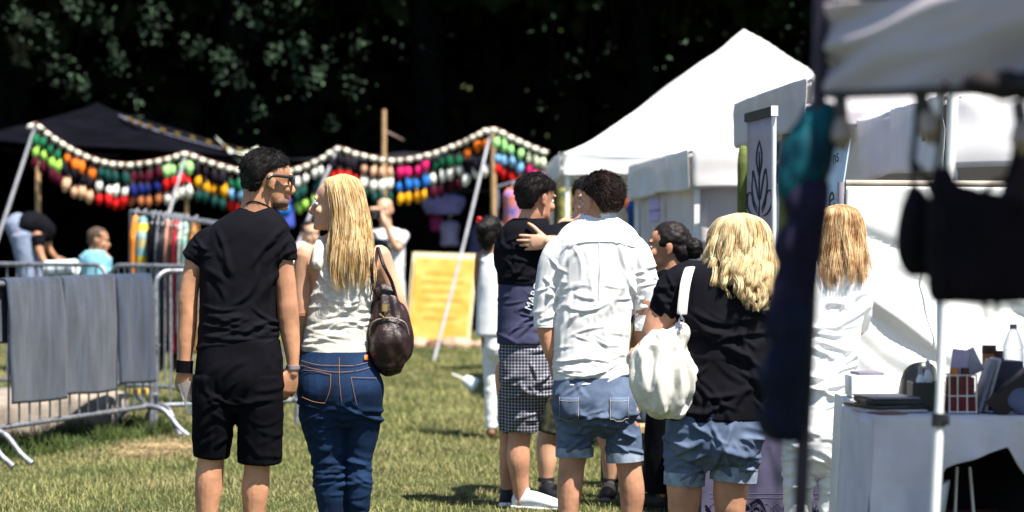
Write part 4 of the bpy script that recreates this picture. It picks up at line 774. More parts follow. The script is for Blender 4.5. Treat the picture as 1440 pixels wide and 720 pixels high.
# ------------------------------------------------------------------ dark stalls with hanging slippers (left and centre)
def roof_tarp(name, label, cat, corners, peak, mat, posts, wall=None, sag=.12, pm=None):
    """four eave corners (world), ridge point above; optional back and side walls as parts"""
    c = np.array(corners); base = A(c[:, 0].mean(), c[:, 1].mean(), gz(c[:, 1].mean())); r = empty(name, base, label, cat)
    n = 31; P = bil(*c, n, n); uu = np.linspace(-1, 1, n); rr = np.maximum(np.abs(uu)[:, None], np.abs(uu)[None]); P[..., 2] += (peak-P[..., 2])*np.clip(1-rr, 0, 1)**1.15
    P[..., 2] -= sag*np.sin(np.clip(rr, 0, 1)*PI)*(.6+.4*np.cos(4*np.arctan2(uu[:, None], uu[None]+1e-9))); P[..., 2] += .02*fbm(P*1.5, 3, 3)
    mk('canopy', sheet(P, .006), mat, r)
    for i, pz in enumerate(posts):
        if pz: q = c[i]; mk('post', pipe([A(q[0], q[1], gz(q[1])), q], .022, 8), pm or PLB, r)
    if wall:
        for i, j in wall:
            a, b = c[i], c[j]; a2 = A(a[0], a[1], gz(a[1])+.02); b2 = A(b[0], b[1], gz(b[1])+.02); P = bil(a2, b2, b-A(0, 0, .02), a-A(0, 0, .02), 40, 24)
            nrm = unit(np.cross(b-a, (0, 0, 1))); P = P+nrm*(.03*wrinkle(P, (1.5, 1.5, .4), 3))[..., None]; mk('wall', sheet(P, .005), mat, r)
    return r
dk = M('dark_booth_cloth', (.010, .010, .016), .9, .3, 2, .2, 60, .1)
c1 = [W(-70, 196, 28.6), W(354, 220, 28.6), W(352, 225, 35), W(-90, 205, 35)]
t = roof_tarp('black_tent', 'black tarpaulin tent with peaked roof at the left behind the slipper garland', 'tent', c1, W(148, 146, 31.8)[2], TARP, (1, 0, 1, 1), [(2, 3), (0, 3)])
mk('edge_highlight', join([tube([W(168, 163, 30.9), W(188, 172, 30.4), W(230, 187, 29.8), W(300, 206, 29.), W(352, 217, 28.55)], [.012, .026, .012, .008, .006], 8)]), M('lilac_highlight', (.22, .20, .26), .7), t)  # pale tube added as the highlight along the tarpaulin edge
c2 = [W(356, 226, 31.6), W(790, 226, 31.6), W(800, 230, 36.5), W(340, 230, 36.5)]
t = roof_tarp('black_tent', 'low black tarpaulin tent over the dark stall behind the central garland', 'tent', c2, W(560, 214, 34)[2], dk, (1, 1, 1, 1), [(2, 3), (1, 2)])
# cream tent corner
P = bil(W(303, 192, 29.), W(362, 206, 29.), W(366, 217, 28.6), W(322, 214, 28.8), 12, 8); P[..., 2] -= .12*np.sin(np.linspace(0, PI, 12))[:, None]
o = mk('awning_flap', sheet(P, .006), M('cream_canvas', (.72, .74, .60), .8), origin=W(333, 205, 29.)); tag(o, 'sagging cream canvas flap above the left black tent', 'flap')
# bunting of small yellow flags
cu = catmull([W(178, 163, 28.6), W(215, 176, 28.6), W(270, 190, 28.6), W(330, 206, 28.6), W(375, 214, 28.6)], 8)
bt = empty('bunting', A(cu[16][0], cu[16][1], cu[16][2]), 'cord of small ochre flags above the right slope of the black tent', 'bunting'); mk('cord', tube(cu, [.005]*len(cu), 5, sub=1), PLB, bt)
OC = M('ochre_paper', (.26, .16, .03), .8)
for x in np.linspace(.04, .97, 11):
    i = x*(len(cu)-1); p = cu[int(i)]*(1-i % 1)+cu[min(int(i)+1, len(cu)-1)]*(i % 1); mk('flag', sheet(bil(p+A(-.034, 0, 0), p+A(.034, 0, -.01), p+A(.028, .01, -.060), p+A(-.030, .01, -.055), 3, 3), .003), OC, bt)

# garland of slippers
KN = [(40, 178, 26.6), (52, 173, 26.6), (78, 193, 26.7), (110, 212, 26.9), (140, 224, 27.), (172, 229, 27.2), (205, 227, 27.3), (240, 220, 27.4), (262, 214, 27.5), (290, 224, 27.5), (320, 233, 27.5), (345, 239, 27.4), (380, 242, 27.3), (415, 236, 27.2), (450, 222, 27.1), (475, 207, 27.), (505, 215, 27.1), (540, 222, 27.2), (570, 222, 27.3), (610, 213, 27.2), (650, 198, 27.), (690, 180, 26.7), (720, 191, 26.6), (745, 203, 26.5), (772, 213, 26.4)]
cv = catmull([W(*k) for k in KN], 10)
def at_px(x):
    i = int(np.argmin(np.abs(cv[:, 0]/cv[:, 1]*F+720-x))); return cv[i]
rp = mk('garland_rope', tube(cv, [.008]*len(cv), 6, sub=1), M('brown_rope', (.22, .10, .07), .9), origin=cv[len(cv)//2]); tag(rp, 'long rope of the slipper garland sagging between the poles across the dark stalls', 'rope')
PAL = dict(green=(.012, .14, .06), lime=(.36, .66, .10), orange=(.80, .17, .015), peach=(.72, .42, .26), white=(.80, .78, .70), red=(.66, .012, .012), maroon=(.07, .004, .016), navy=(.010, .018, .14), brown=(.40, .13, .05), mint=(.40, .80, .28), amber=(.80, .36, .01), teal=(.008, .06, .05), sky=(.22, .48, .74), black=(.008, .006, .012), pink=(.72, .02, .16), blue=(.02, .16, .52), ivory=(.74, .80, .52))
GR = [(44, 88, 'green', 'lime', 'maroon'), (89, 133, 'orange', 'black', 'peach'), (134, 181, 'teal', 'white', 'red'), (182, 227, 'maroon', 'navy', 'brown'), (228, 273, 'mint', 'red', 'white'), (274, 319, 'black', 'amber', 'teal'), (320, 365, 'green', 'sky', 'red'), (366, 412, 'black', 'orange', 'blue'), (413, 460, 'white', 'teal', 'lime'), (461, 505, 'black', 'red', 'sky'), (506, 556, 'peach', 'white', 'teal'), (557, 605, 'pink', 'blue', 'amber'), (606, 652, 'green', 'white', 'maroon'), (653, 690, 'orange', 'black', 'white'), (693, 738, 'mint', 'sky', 'red'), (739, 768, 'ivory', 'pink', 'maroon')]
DKM = M('slipper_opening_shade', (.02, .012, .012), .9)  # painted dark patch for the shaded opening; the form itself is closed
def slipper_mesh(m):
    V, Fc = tube(A((0, 0, .082), (0, -.004, .048), (0, -.010, 0), (0, -.008, -.044), (0, -.002, -.074)), [(.016, .012), (.030, .024), (.042, .034), (.041, .034), (.024, .022)], 14, hor=True, sub=3)
    ang = np.array([V[list(f)].mean(0) for f in Fc]); me = rawmesh('slipper', V, Fc); me.materials.append(m); me.materials.append(DKM)
    me.polygons.foreach_set('material_index', [1 if (c[2] > .040 and c[1] < -.0 and abs(c[0]) < .024) else 0 for c in ang]); return me
SM = {k: slipper_mesh(M('slipper_'+k, v, .85, .1, 30, .2, 120, .12)) for k, v in PAL.items()}
GS = 'slippers hung in rows along the garland'
for gx0, gx1, *cs in GR:
    n = max(3, round((gx1-gx0)/11.6))
    for r_, c_ in enumerate(cs):
        for i in range(n):
            x = gx0+(i+.5)*(gx1-gx0)/n; p = at_px(x)+A(rng.normal()*.009, -.02+rng.normal()*.02, -.150-.142*r_+rng.normal()*.012)
            o = bpy.data.objects.new('slipper', SM[c_]); o.location = tuple(p); k_ = .80+.34*rng.random(); o.scale = (k_*.97, k_, k_*(.95+.12*rng.random())); o.rotation_euler = (.12*rng.normal(), .13*rng.normal(), .35*rng.normal()); COL.objects.link(o)
            rel = (f'{cs[1]} and then {cs[2]} below it', f'{cs[0]} above and {cs[2]} below it', f'{cs[1]} and then {cs[0]} above it')[r_]
            tag(o, f'{c_} slipper in the {("top", "middle", "bottom")[r_]} garland row, {rel}', 'slipper', GS)
WS = slipper_mesh(M('slipper_cream', (.76, .73, .60), .7, .15, 30, .2, 120, .2)); arc = np.r_[0, np.cumsum(np.linalg.norm(np.diff(cv, axis=0), axis=1))]
m = int(arc[-1]/.108)
for i in range(m):
    s_ = (i+.5)*arc[-1]/m; p = A(*[np.interp(s_, arc, cv[:, k]) for k in range(3)]); q = A(*[np.interp(s_+.04, arc, cv[:, k]) for k in range(3)]); a = math.atan2(q[2]-p[2], q[0]-p[0])
    o = bpy.data.objects.new('slipper', WS); o.location = tuple(p+A(0, -.02, -.03)); o.rotation_euler = (0, PI/2-a+.15*rng.normal(), .2*rng.normal()); o.scale = (.72, .8, .62); COL.objects.link(o)
    x = p[0]/p[1]*F+720; sp = 'left of the man in black' if x < 350 else ('between the man in black and the blonde woman' if x < 475 else ('between the blonde woman and the highest pole' if x < 690 else 'between the highest pole and the big white tent'))
    tag(o, f'small cream slipper threaded on the rope {sp}', 'slipper', GS)
# poles
def pole(label, a, b, r, m, name='pole', group=None):
    a, b = A(*a), A(*b); o = mk(name, tube([a, (a+b)/2+A(.01, 0, 0), b], [r*1.1, r, r*.95], 10, cap='flat'), m, origin=a); tag(o, label, 'pole', group); return o
ALU = M('pale_aluminium', (.50, .49, .52), .5, .1, metal=.4)
def gp(x, d, dx=0): return A((x-720)/F*d, d, gz(d))
pole('leaning grey metal pole at the far left end of the garland', gp(-62, 26.2), W(50, 176, 26.6), .02, ALU)
pole('leaning grey metal pole half hidden behind the left shoulder of the man in black', gp(178, 26.8), W(262, 214, 27.5), .02, ALU)
pole('leaning grey metal pole between the heads of the walking couple', gp(352, 26.4), W(475, 206, 27.), .02, ALU)
pole('leaning grey metal pole reaching down in front of the yellow board', gp(610, 25.8), W(691, 182, 26.7), .016, ALU)
pole('upright pale wooden pole beside the bending person at far left', gp(53, 26.9), W(53, 226, 26.9), .03, WOOD)
pole('upright wooden pole under the left garland peak', gp(262, 27.6), W(262, 216, 27.6), .024, WOOD)
pole('upright pale wooden pole under the highest garland peak', gp(694, 26.9), W(693, 184, 26.9), .034, WOOD)
bc = gp(540, 31.); bp = empty('pole', bc, 'thin wooden pole with a short side branch rising above the central dark tent', 'pole')
mk('shaft', tube([bc, W(540, 250, 31.), W(540, 154, 31.)], [.034, .032, .028], 10, cap='flat'), WOOD, bp); mk('branch', tube([W(541, 185, 31.), W(553, 190, 31.), W(567, 197, 31.)], [.018, .015, .01], 8), M('grey_branch', (.20, .14, .12), .8), bp)

# clothes racks and garments
def garment(label, x0, x1, y0, y1, d, mat, seed, hook=True, dd=.14, cat='garment', group='garments on the clothes racks'):
    top = W((x0+x1)/2, y0-3, d); r = empty('hanging_garment', top, label, cat, group)
    zz = np.linspace(0, 1, 22); P = []
    R = [((x0+x1)/2, y0+(y1-y0)*t, ((x1-x0)/2)*(.55+.45*min(1, t*7))*(1+.12*math.sin(seed+t*5)), dd*(.35+.65*min(1, t*7))) for t in zz]
    sh = tube([W(a, b, d) for a, b, c, e in R], [(c*d/F, e) for a, b, c, e in R], 26, (1, 0, 0), 'flat', 1, 2.2, hor=True)
    V, Fc, N = remesh([sh], .016, 2, folds(.030, (13, 13, 1.2), seed)); mk('cloth', (V, Fc), mat, r)
    if hook: mk('hanger', join([pipe([top+A(0, -dd*.6, -.06), top+A(0, 0, 0), top+A(0, dd*.6, -.06)], .006, 6), pipe([top, top+A(0, 0, .035), top+A(.018, 0, .055), top+A(.02, 0, .03)], .005, 6, 3)]), M('bright_hanger', (.75, .75, .78), .2, .1, metal=.6), r)
    return r
D1 = 20.6
rk = empty('clothes_rack', gp(240, D1), 'clothes rack crowded with hanging garments behind the barrier left of the man in black', 'rack')
ra, rb = W(184, 297, 20.9), W(322, 318, 19.9)
mk('rail', pipe([ra, rb], .016, 8), STEEL, rk); mk('side_rail', pipe([ra+A(.1, .5, 0), rb+A(.1, .5, 0)], .014, 8), STEEL, rk)
for q in (ra, rb): mk('upright', pipe([A(q[0], q[1], gz(q[1])), q], .016, 8), STEEL, rk)
GB = [('orange', M('orange_cotton', (.70, .20, .02), .8), 'bright orange garment, first on the left end of the rack'), ('plaid', M_bands('plaid_yellow_teal', [(.62, .42, .03), (.20, .38, .36), (.5, .42, .2), (.25, .35, .33), (.62, .45, .05), (.16, .28, .3)], .42), 'yellow and teal plaid garment near the left end of the rack'),
      ('dark', BLACK, 'black garment right of the yellow plaid one'), ('grey', M('dark_grey_print', (.10, .10, .12), .85, .3, 40), 'dark grey printed garment in the middle of the rack'), ('black2', M('charcoal_cloth', (.03, .03, .035), .85), 'charcoal garment in the middle of the rack'),
      ('tan', M('rose_tan_cloth', (.42, .20, .15), .85), 'rosy tan garment left of the red one on the rack'), ('brown', M('brown_cloth', (.13, .05, .03), .85), 'brown garment beside the red one on the rack'), ('red', M('crimson_cloth', (.36, .015, .03), .85), 'crimson garment on the rack left of the man in black'),
      ('cream', M('cream_print', (.42, .42, .36), .85, .25, 30), 'cream printed garment next to the crimson one'), ('teal', M('teal_print', (.05, .26, .22), .85, .3, 30, col2=(.4, .42, .38)), 'teal patterned garment nearest the arm of the man in black'), ('olive', M('orange_brown_print', (.40, .17, .03), .85, .3, 25, col2=(.05, .04, .03)), 'rust patterned garment at the right end of the rack')]
X0 = [(186, 196), (193, 212), (211, 220), (219, 227), (226, 235), (233, 241), (240, 247), (246, 252), (251, 258), (256, 268), (266, 282)]
for i, ((k, m_, l), (a, b)) in enumerate(zip(GB, X0)): t_ = (a-186)/100; garment(l, a, b, 305+t_*12, 520-(i % 3)*25, 20.8-.7*t_, m_, i+1)
rk2 = empty('clothes_rack', gp(790, 24.), 'clothes rack behind the heads of the two dark-haired men', 'rack')
ra, rb = W(700, 263, 24.2), W(900, 236, 23.4)
mk('rail', join([pipe([ra, W(776, 240, 24.), ], .018, 8), pipe([W(776, 240, 24.), rb], .018, 8)]), STEEL, rk2)
for q in (ra, rb): mk('upright', pipe([A(q[0], q[1], gz(q[1])), q], .016, 8), STEEL, rk2)
garment('orange garment with blue spots left of the head of the man in the checked shorts', 708, 733, 266, 330, 24.1, M('orange_blue_print', (.75, .20, .03), .8, 0, 9, col2=(.03, .10, .40)), 21)
garment('yellow and green patterned garment between the heads of the two dark-haired men', 784, 803, 250, 380, 23.9, M('yellow_green_print', (.55, .42, .08), .8, 0, 12, col2=(.05, .12, .07)), 22)
garment('vivid orange garment right of the head of the man in the white shirt', 877, 893, 250, 318, 23.6, M('vivid_orange', (.85, .20, .01), .8), 23)
garment('royal blue garment below the vivid orange one right of the white shirt man', 882, 899, 282, 330, 23.2, M('royal_blue', (.02, .13, .55), .8), 24)
garment('pale grey garment just behind the head of the man in the white shirt', 856, 880, 292, 350, 23.0, M('pale_grey_cloth', (.55, .55, .60), .8), 25)
garment('dark navy garment on the rack above the checked shorts man', 738, 760, 252, 400, 24.3, M('navy_cloth', (.012, .014, .03), .85), 26); garment('dark garment at the right end of the rack behind the white shirt man', 806, 850, 246, 400, 23.9, dk, 27)
# goods in the central dark stall
for l, x0, x1, y0, y1, d_, m_, sd in (('lilac cloth hanging at the top of the central dark stall', 596, 650, 273, 300, 32.4, M('lilac_cloth', (.20, .17, .38), .85), 31), ('pink scarf hanging low in the central dark stall', 606, 622, 303, 324, 32.6, M('magenta_cloth', (.28, .02, .13), .85), 32), ('pale lilac shirt hanging below the lilac cloth in the dark stall', 620, 644, 312, 345, 32.5, M('pale_lilac_cloth', (.30, .26, .42), .85), 33), ('slate blue cloth hanging right of the pale lilac shirt in the dark stall', 660, 682, 318, 360, 32.6, M('slate_blue_cloth', (.07, .07, .16), .85), 34), ('blue cloth hanging right behind the sunglasses of the man in black', 392, 412, 280, 320, 29., M('ultramarine_cloth', (.05, .08, .42), .85), 35)):
    garment(l, x0, x1, y0, y1, d_, m_, sd, dd=.10, group='cloths hung in the dark stalls')
hr = mk('hanging_rail', pipe([W(360, 270, 32.5), W(700, 268, 32.5)], .014, 8), PLB, origin=W(520, 268, 30.)); tag(hr, 'dark rail across the central stall from which lilac cloths hang', 'rail')
sr = mk('market_table', join([box(gp(560, 33.6)+A(0, 0, .82), (3.3, .8, .05)), *[box(gp(560, 33.6)+A(a, b, .40), (.05, .05, .8)) for a in (-1.5, 1.5) for b in (-.3, .3)]]), dk, origin=gp(560, 33.6), smooth=False); tag(sr, 'long dark table inside the central dark stall', 'table')
# stool with white bundle behind the far barrier
c = gp(86, 21.6); st = empty('stool', c, 'small dark stool behind the far barrier at left', 'stool'); mk('seat', tube([c+A(0, 0, .98), c+A(0, 0, 1.02)], [.16, .16], 16, cap='flat'), PLB, st)
for a in (0, 2.1, 4.2): mk('leg', pipe([c+A(.13*math.cos(a), .13*math.sin(a), 0), c+A(.07*math.cos(a), .07*math.sin(a), .98)], .014, 7), PLB, st)
o = mk('paper_roll', tube([c+A(-.13, -.03, 1.10), c+A(.02, -.05, 1.105), c+A(.15, -.10, 1.115)], [.07, .07, .07], 16, cap='flat'), M('white_blue_paper', (.72, .78, .82), .7), origin=c+A(0, 0, 1.1)); o.location.z -= .01; tag(o, 'white roll lying on the small stool left of the boy', 'roll')
# yellow board
c = gp(620, 30.5); bd = empty('notice_board', c, 'yellow orange notice board with pale border leaning at the back of the lawn', 'board')
p = [W(570, 482, 30.0), W(660, 483, 30.0), W(672, 358, 30.35), W(581, 355, 30.35)]; G = bil(*p, 14, 14)
mk('panel', sheet(G, .03), M('cream_board', (.66, .58, .36), .6, .04), bd, smooth=False)
gi = bil(*[W(574, 477, 30.0-.035), W(657, 478, 30.0-.035), W(668, 365, 30.3-.03), W(584, 362, 30.3-.03)], 14, 14)
mk('poster', sheet(gi, .004), M('yellow_poster', (.64, .255, .022), .6, 0, 5, col2=(.68, .38, .09)), bd, smooth=False)
mk('prop', pipe([W(622, 372, 30.5), gp(624, 31.3)], .02, 8), WOOD, bd)
tx = []
for i, (a, b) in enumerate(((.2, .8), (.14, .86), (.16, .8), (.2, .84), (.15, .7), (.22, .8))):
    v_ = .80-.11*i; q = lambda u_, v2: gi[0, 0]*(1-u_)*(1-v2)+gi[-1, 0]*u_*(1-v2)+gi[-1, -1]*u_*v2+gi[0, -1]*(1-u_)*v2-A(0, .006, 0); tx.append(sheet(bil(q(a, v_), q(b, v_), q(b, v_+.035), q(a, v_+.035), 3, 2), .002))
mk('faded_line_band', join(tx), M('faded_orange_ink', (.63, .28, .035), .7), bd, smooth=False)
ROCK = M('sandy_stone', (.42, .28, .20), .9, .2, 6, .6, 40)
for x, y, s_, l in ((588, 489, .10, 'sandy stone at the left foot of the yellow board'), (606, 491, .09, 'brown stone holding the foot of the leaning pole'), (640, 490, .13, 'wide pale stone under the middle of the yellow board'), (672, 488, .09, 'sandy stone right of the yellow board')):
    c = gp(x, 28.6); V, Fc, N = remesh([ell(c+A(0, 0, .03), (s_*1.6, s_*1.1, s_*.75))], .02, 1, lambda q: .03*fbm(q*9, x, 3)); o = mk('stone', (V, Fc), ROCK if x != 606 else M('brown_stone', (.16, .07, .05), .9), origin=c); tag(o, l, 'stone')
# white spade-like thing on the grass
c = W(661, 531, 21.5); c[2] = gz(21.5); cp = empty('paper_cup', c, 'white paper cup dropped on the grass beside the woman in white', 'cup')
c = A(c[0], c[1], c[2]+.075)
mk('cup_body', tube([c+A(-.05, 0, .03), c+A(.05, -.02, -.03)], [.045, .07], 16, cap='flat'), M('pale_blue_paper', (.70, .78, .80), .6), cp); mk('straw', pipe([c+A(-.04, 0, .03), c+A(-.16, .02, .08)], .008, 6), PLW, cp)
# ------------------------------------------------------------------ white market tents on the right
def popup(label, corner, vd, Wd, D, eave, peak, valh, mat, walls=(), pw=1.15, vmat=None, skip=(), legm=None, sidehem=0, seed=1, wmat=None):
    c0 = A(corner[0], corner[1], 0); v = unit(A(vd[0], vd[1], 0)); u = A(v[1], -v[0], 0); zg = float(gz(c0[1]+D/2))
    C4 = [c0, c0+u*Wd, c0+u*Wd+v*D, c0+v*D]; r = empty('market_tent', c0+u*Wd/2+v*D/2+A(0, 0, zg), label, 'tent', 'white market tents in a row')
    n = 57; P = bil(*[q+A(0, 0, eave) for q in C4], n, n); t = np.linspace(-1, 1, n); rr = np.maximum(np.abs(t)[:, None], np.abs(t)[None])
    P[..., 2] += (peak-eave)*(1-rr)**pw
    ed = np.minimum(1-rr, .5); P[..., 2] += .020*fbm(P*2.2, seed, 3)*np.clip((1-rr)*6, 0, 1)+.010*wrinkle(P, (1.6, 1.6, 1), seed)*np.clip((1-rr)*5, 0, 1)-.03*np.sin(np.clip((1-rr)*2, 0, 1)*PI)
    mk('canopy', sheet(P, .004), mat, r)
    for i in range(4):
        if i in skip: continue
        a, b = C4[i], C4[(i+1) % 4]; o = unit(np.cross(b-a, (0, 0, 1)))*.012; dd = unit(b-a)
        a2, b2 = a-dd*.010+o, b+dd*.010+o; G = bil(a2+A(0, 0, eave-valh), b2+A(0, 0, eave-valh), b2+A(0, 0, eave+.004), a2+A(0, 0, eave+.004), 70, 12)
        hz = np.linspace(1, 0, 12)[None]; w = .016*wrinkle(G, (1.2, 1.2, 3.2), seed+i)*1+.012*np.sin(np.linspace(0, 1, 70)*23+seed+i)[:, None]*hz; G = G+o/.012*(.014+w)[..., None]; G[..., 2] += .010*np.sin(np.linspace(0, 1, 70)*9+i)[:, None]*hz
        mk('valance', sheet(G, .004), vmat or mat, r)
    for q in C4: qq = q+unit((c0+u*Wd/2+v*D/2)-q)*.04; mk('leg', box(qq+A(0, 0, (zg+eave)/2-.02), (.034, .034, eave-zg-.04)), legm or WPAINT, r, smooth=False)
    ins = lambda q: q+unit((c0+u*Wd/2+v*D/2)-q)*.09
    for i in walls:
        a, b = ins(C4[i]), ins(C4[(i+1) % 4]); o = unit(np.cross(b-a, (0, 0, 1))); G = bil(a+A(0, 0, zg+.03), b+A(0, 0, zg+.03), b+A(0, 0, eave-.03), a+A(0, 0, eave-.03), 60, 40)
        G = G+o*(.03*wrinkle(G, (.9, .9, .5), seed+9+i)+.02*fbm(G*A(2.5, 2.5, .6), seed, 2))[..., None]; mk('side_wall', sheet(G, .004), wmat or vmat or mat, r)
    mk('frame_bar', join([pipe([C4[i]+A(0, 0, eave-.03), C4[(i+1) % 4]+A(0, 0, eave-.03)], .012, 6) for i in range(4)]), legm or WPAINT, r)
    return r, C4, u, v
r, C, u, v = popup('big white pop-up tent with high pointed roof in the background', (.43, 19.9), (-.025, 1), 3.36, 3.2, 2.15, 3.31, .19, TENTW, pw=1.12, seed=2)
r, C, u, v = popup('greyish white tent with closed side walls between the big tent and the leaf banner', (1.163, 15.5), (-.085, 1), 2.6, 2.9, 1.98, 2.48, .25, TENTG, (0, 3), pw=.95, vmat=TENTG, seed=5, wmat=TENTO)
for i, y in enumerate((287, 303)):
    p = W(932, y, 17.0); o = mk('paper_note', sheet(bil(p+A(-.035, .02, -.05), p+A(.045, -.02, -.05), p+A(.045, -.02, .04), p+A(-.035, .02, .04), 4, 4), .003), M('lilac_paper', (.48, .42, .66), .8), origin=p); o.location = (p[0]-.062-.0*i, p[1], p[2]); tag(o, ('upper', 'lower')[i]+' of two lilac paper notes pinned on the grey tent side wall', 'note')
r, C, u, v = popup('white tent with wrinkled shaded valance behind the leaf banner', (1.617, 13.0), (-.09, 1), 2.6, 2.2, 2.256, 2.66, .27, TENTW, (2, 1), vmat=TENTO, seed=8, wmat=TENTG)
r, C, u, v = popup('nearest white tent with low square valance at the right edge', (1.983, 11.0), (-.047, 1), 2.7, 2.4, 2.03, 2.62, .33, TENTW, (1,), vmat=TENTG, seed=11)
p = C[0]+v*.22+A(-.055, 0, 1.88); o = mk('care_label', sheet(bil(p+A(0, .09, -.045), p+A(0, 0, -.045), p+A(0, 0, .045), p+A(0, .09, .045), 3, 3), .003), M('olive_label', (.06, .055, .02), .5, 0, 40, col2=(.42, .36, .08)), origin=p); tag(o, 'small dark and yellow label sewn on the valance of the nearest tent', 'label')
# white fabric screen
a, b = W(1190, 360, 10.8), A(4.2, 10.8, 1.3); a[2] = b[2] = 0
G = bil(a+A(0, 0, .02), b+A(0, 0, .02), b+A(0, 0, 1.595), a+A(0, 0, 1.612), 150, 90)
dg = (G[..., 0]*.75+G[..., 2]*1.0)
w = .028*wrinkle(np.stack([dg*4.2, (G[..., 0]-G[..., 2])*.7, 0*dg], -1), (1, 1, 1), 3)+.045*np.sin(dg*4.6+.8)*np.exp(-((G[..., 0]-1.9)/.9)**2)+.012*fbm(G*4, 4, 3)
G[..., 1] += w*np.clip((1.6-G[..., 2])*3, 0, 1)
sc = empty('fabric_screen', (a+b)/2, 'white crumpled fabric screen behind the goods table, lit by the sun', 'screen')
mk('cloth', sheet(G, .004), M('white_screen_cloth', (.80, .81, .79), .8, .02, 4, .1, 150, .2, trans=.1), sc)
mk('top_rail', pipe([a+A(0, .02, 1.625), b+A(0, .02, 1.61)], .016, 8), M('beige_rail', (.34, .29, .24), .6), sc)
for q in (a+A(-.02, .02, 0), A(1.93, 10.83, 0)): mk('post', pipe([q, q+A(0, 0, 1.63)], .017, 8), M('lilac_grey_post', (.30, .27, .32), .5), sc)
mk('seam', pipe([W(1322, 264, 10.74), W(1321, 540, 10.72)], .004, 5), TENTO, sc)

# leaf banner
e0, e1 = W(1051, 360, 12.6), W(1088, 360, 12.0); e0[2] = e1[2] = 0; bu = unit(e1-e0); bn = unit(np.cross(bu, (0, 0, 1))); bn = bn if bn[0] < 0 else -bn
zt = 2.005; bw_ = np.linalg.norm(e1-e0); c = (e0+e1)/2
ban = empty('roll_up_banner', c, 'narrow lilac grey roll-up banner with a dark leaf emblem in front of the white tents', 'banner')
mk('fabric', sheet(bil(e0+A(0, 0, .08), e1+A(0, 0, .08), e1+A(0, 0, zt), e0+A(0, 0, zt), 6, 20), .004), M('lilac_grey_print', (.42, .38, .44), .6, .04), ban)
mk('top_bar', box(c+A(0, 0, zt+.015), (bw_+.02, .03, .045), rotz(math.atan2(bu[1], bu[0]))), M('dark_bar', (.05, .05, .06), .4), ban, smooth=False)
mk('end_cap', box(e1+bu*.016+A(0, 0, zt+.015), (.012, .034, .05), rotz(math.atan2(bu[1], bu[0]))), WPAINT, ban, smooth=False)
mk('base', box(c+A(0, 0, .04), (bw_+.04, .2, .08), rotz(math.atan2(bu[1], bu[0])), .01), ALU, ban, smooth=False)
mk('edge_pole', pipe([e1+bu*.02+A(0, .03, 0), e1+bu*.02+A(0, .03, zt)], .012, 8), WPAINT, ban)
ET = M('teal_black_ink', (.015, .035, .05), .6)
def bp(uu, vv): return e0+bu*bw_*uu+A(0, 0, zt-vv*1.0)+bn*.005
def stroke(pts, r=.005): return tube([bp(*q) for q in pts], [r*.6]+[r]*(len(pts)-2)+[r*.5], 6)
S_ = [[(.5, .16), (.42, .24), (.40, .33), (.47, .42), (.50, .47)], [(.5, .16), (.58, .24), (.60, .33), (.53, .42), (.50, .47)], [(.49, .25), (.51, .34), (.50, .48), (.50, .60), (.50, .70)],
      [(.24, .46), (.26, .40), (.32, .45), (.40, .55), (.46, .64)], [(.24, .46), (.22, .54), (.28, .64), (.42, .72)], [(.78, .46), (.74, .40), (.68, .45), (.60, .55), (.54, .64)], [(.78, .46), (.80, .54), (.72, .64), (.58, .72)],
      [(.12, .57), (.04, .60), (.04, .69), (.20, .76), (.38, .78)], [(.12, .57), (.22, .60), (.28, .68), (.40, .75)], [(.88, .57), (.96, .60), (.96, .69), (.80, .76), (.62, .78)], [(.88, .57), (.78, .60), (.72, .68), (.60, .75)], [(.50, .68), (.49, .76), (.50, .82)]]
mk('leaf_emblem', join([stroke([(a_, .02+.62*b_) for a_, b_ in q]) for q in S_]+[tube([bp(.5, .20), bp(.5, .225), bp(.5, .25)], [(.004, .004), (.012, .004), (.004, .004)], 8, tuple(bu))]), ET, ban)
mk('lower_emblem', join([stroke([(.3, .70), (.35, .76), (.45, .84)]), stroke([(.7, .70), (.65, .76), (.55, .84)]), stroke([(.5, .66), (.5, .86)])]), ET, ban)
# green cloth strips and framed pictures inside the tent
for l, x0, x1, y0, y1, d_, m_, sd in (('olive green cloth strip left of the leaf banner', 1039, 1052, 205, 380, 13.9, M('olive_cloth', (.11, .135, .03), .8), 41), ('olive cloth strip in the tent right of the framed pictures', 1099, 1112, 182, 400, 13.7, M('dark_olive_cloth', (.15, .17, .05), .8), 42)):
    garment(l, x0, x1, y0, y1, d_, m_, sd, hook=False, dd=.05, cat='cloth', group='green cloths in the tent')
for i, (y0, y1, l) in enumerate(((198, 226, 'dark square picture, upper of two hanging in the tent right of the leaf banner'), (230, 258, 'dark bluish picture, lower of two hanging in the tent right of the leaf banner'))):
    c = W(1091, (y0+y1)/2, 13.5); h = (y1-y0)/3400*13.5; fr = empty('framed_picture', c, l, 'picture'); R = rotz(-.9)
    mk('frame', box(c, (.10, .016, h), R, .003), M('grey_frame', (.22, .20, .24), .5), fr); mk('picture', box(c+R@A(0, -.010, 0), (.08, .004, h*.8), R), M('dark_picture%d' % i, (.02, .02, .03), .5, 0, 25, col2=((.12, .11, .14) if i == 0 else (.10, .15, .28))), fr)
c = gp(1085, 14.2); o = mk('white_board', sheet(bil(A(c[0]-.1, 14.2, .2), A(c[0]+.12, 14.0, .2), A(c[0]+.12, 14.05, 1.85), A(c[0]-.1, 14.25, 1.7), 5, 8), .02), WPAINT, origin=c); tag(o, 'tall white panel standing in the tent beside the leaf banner', 'panel')
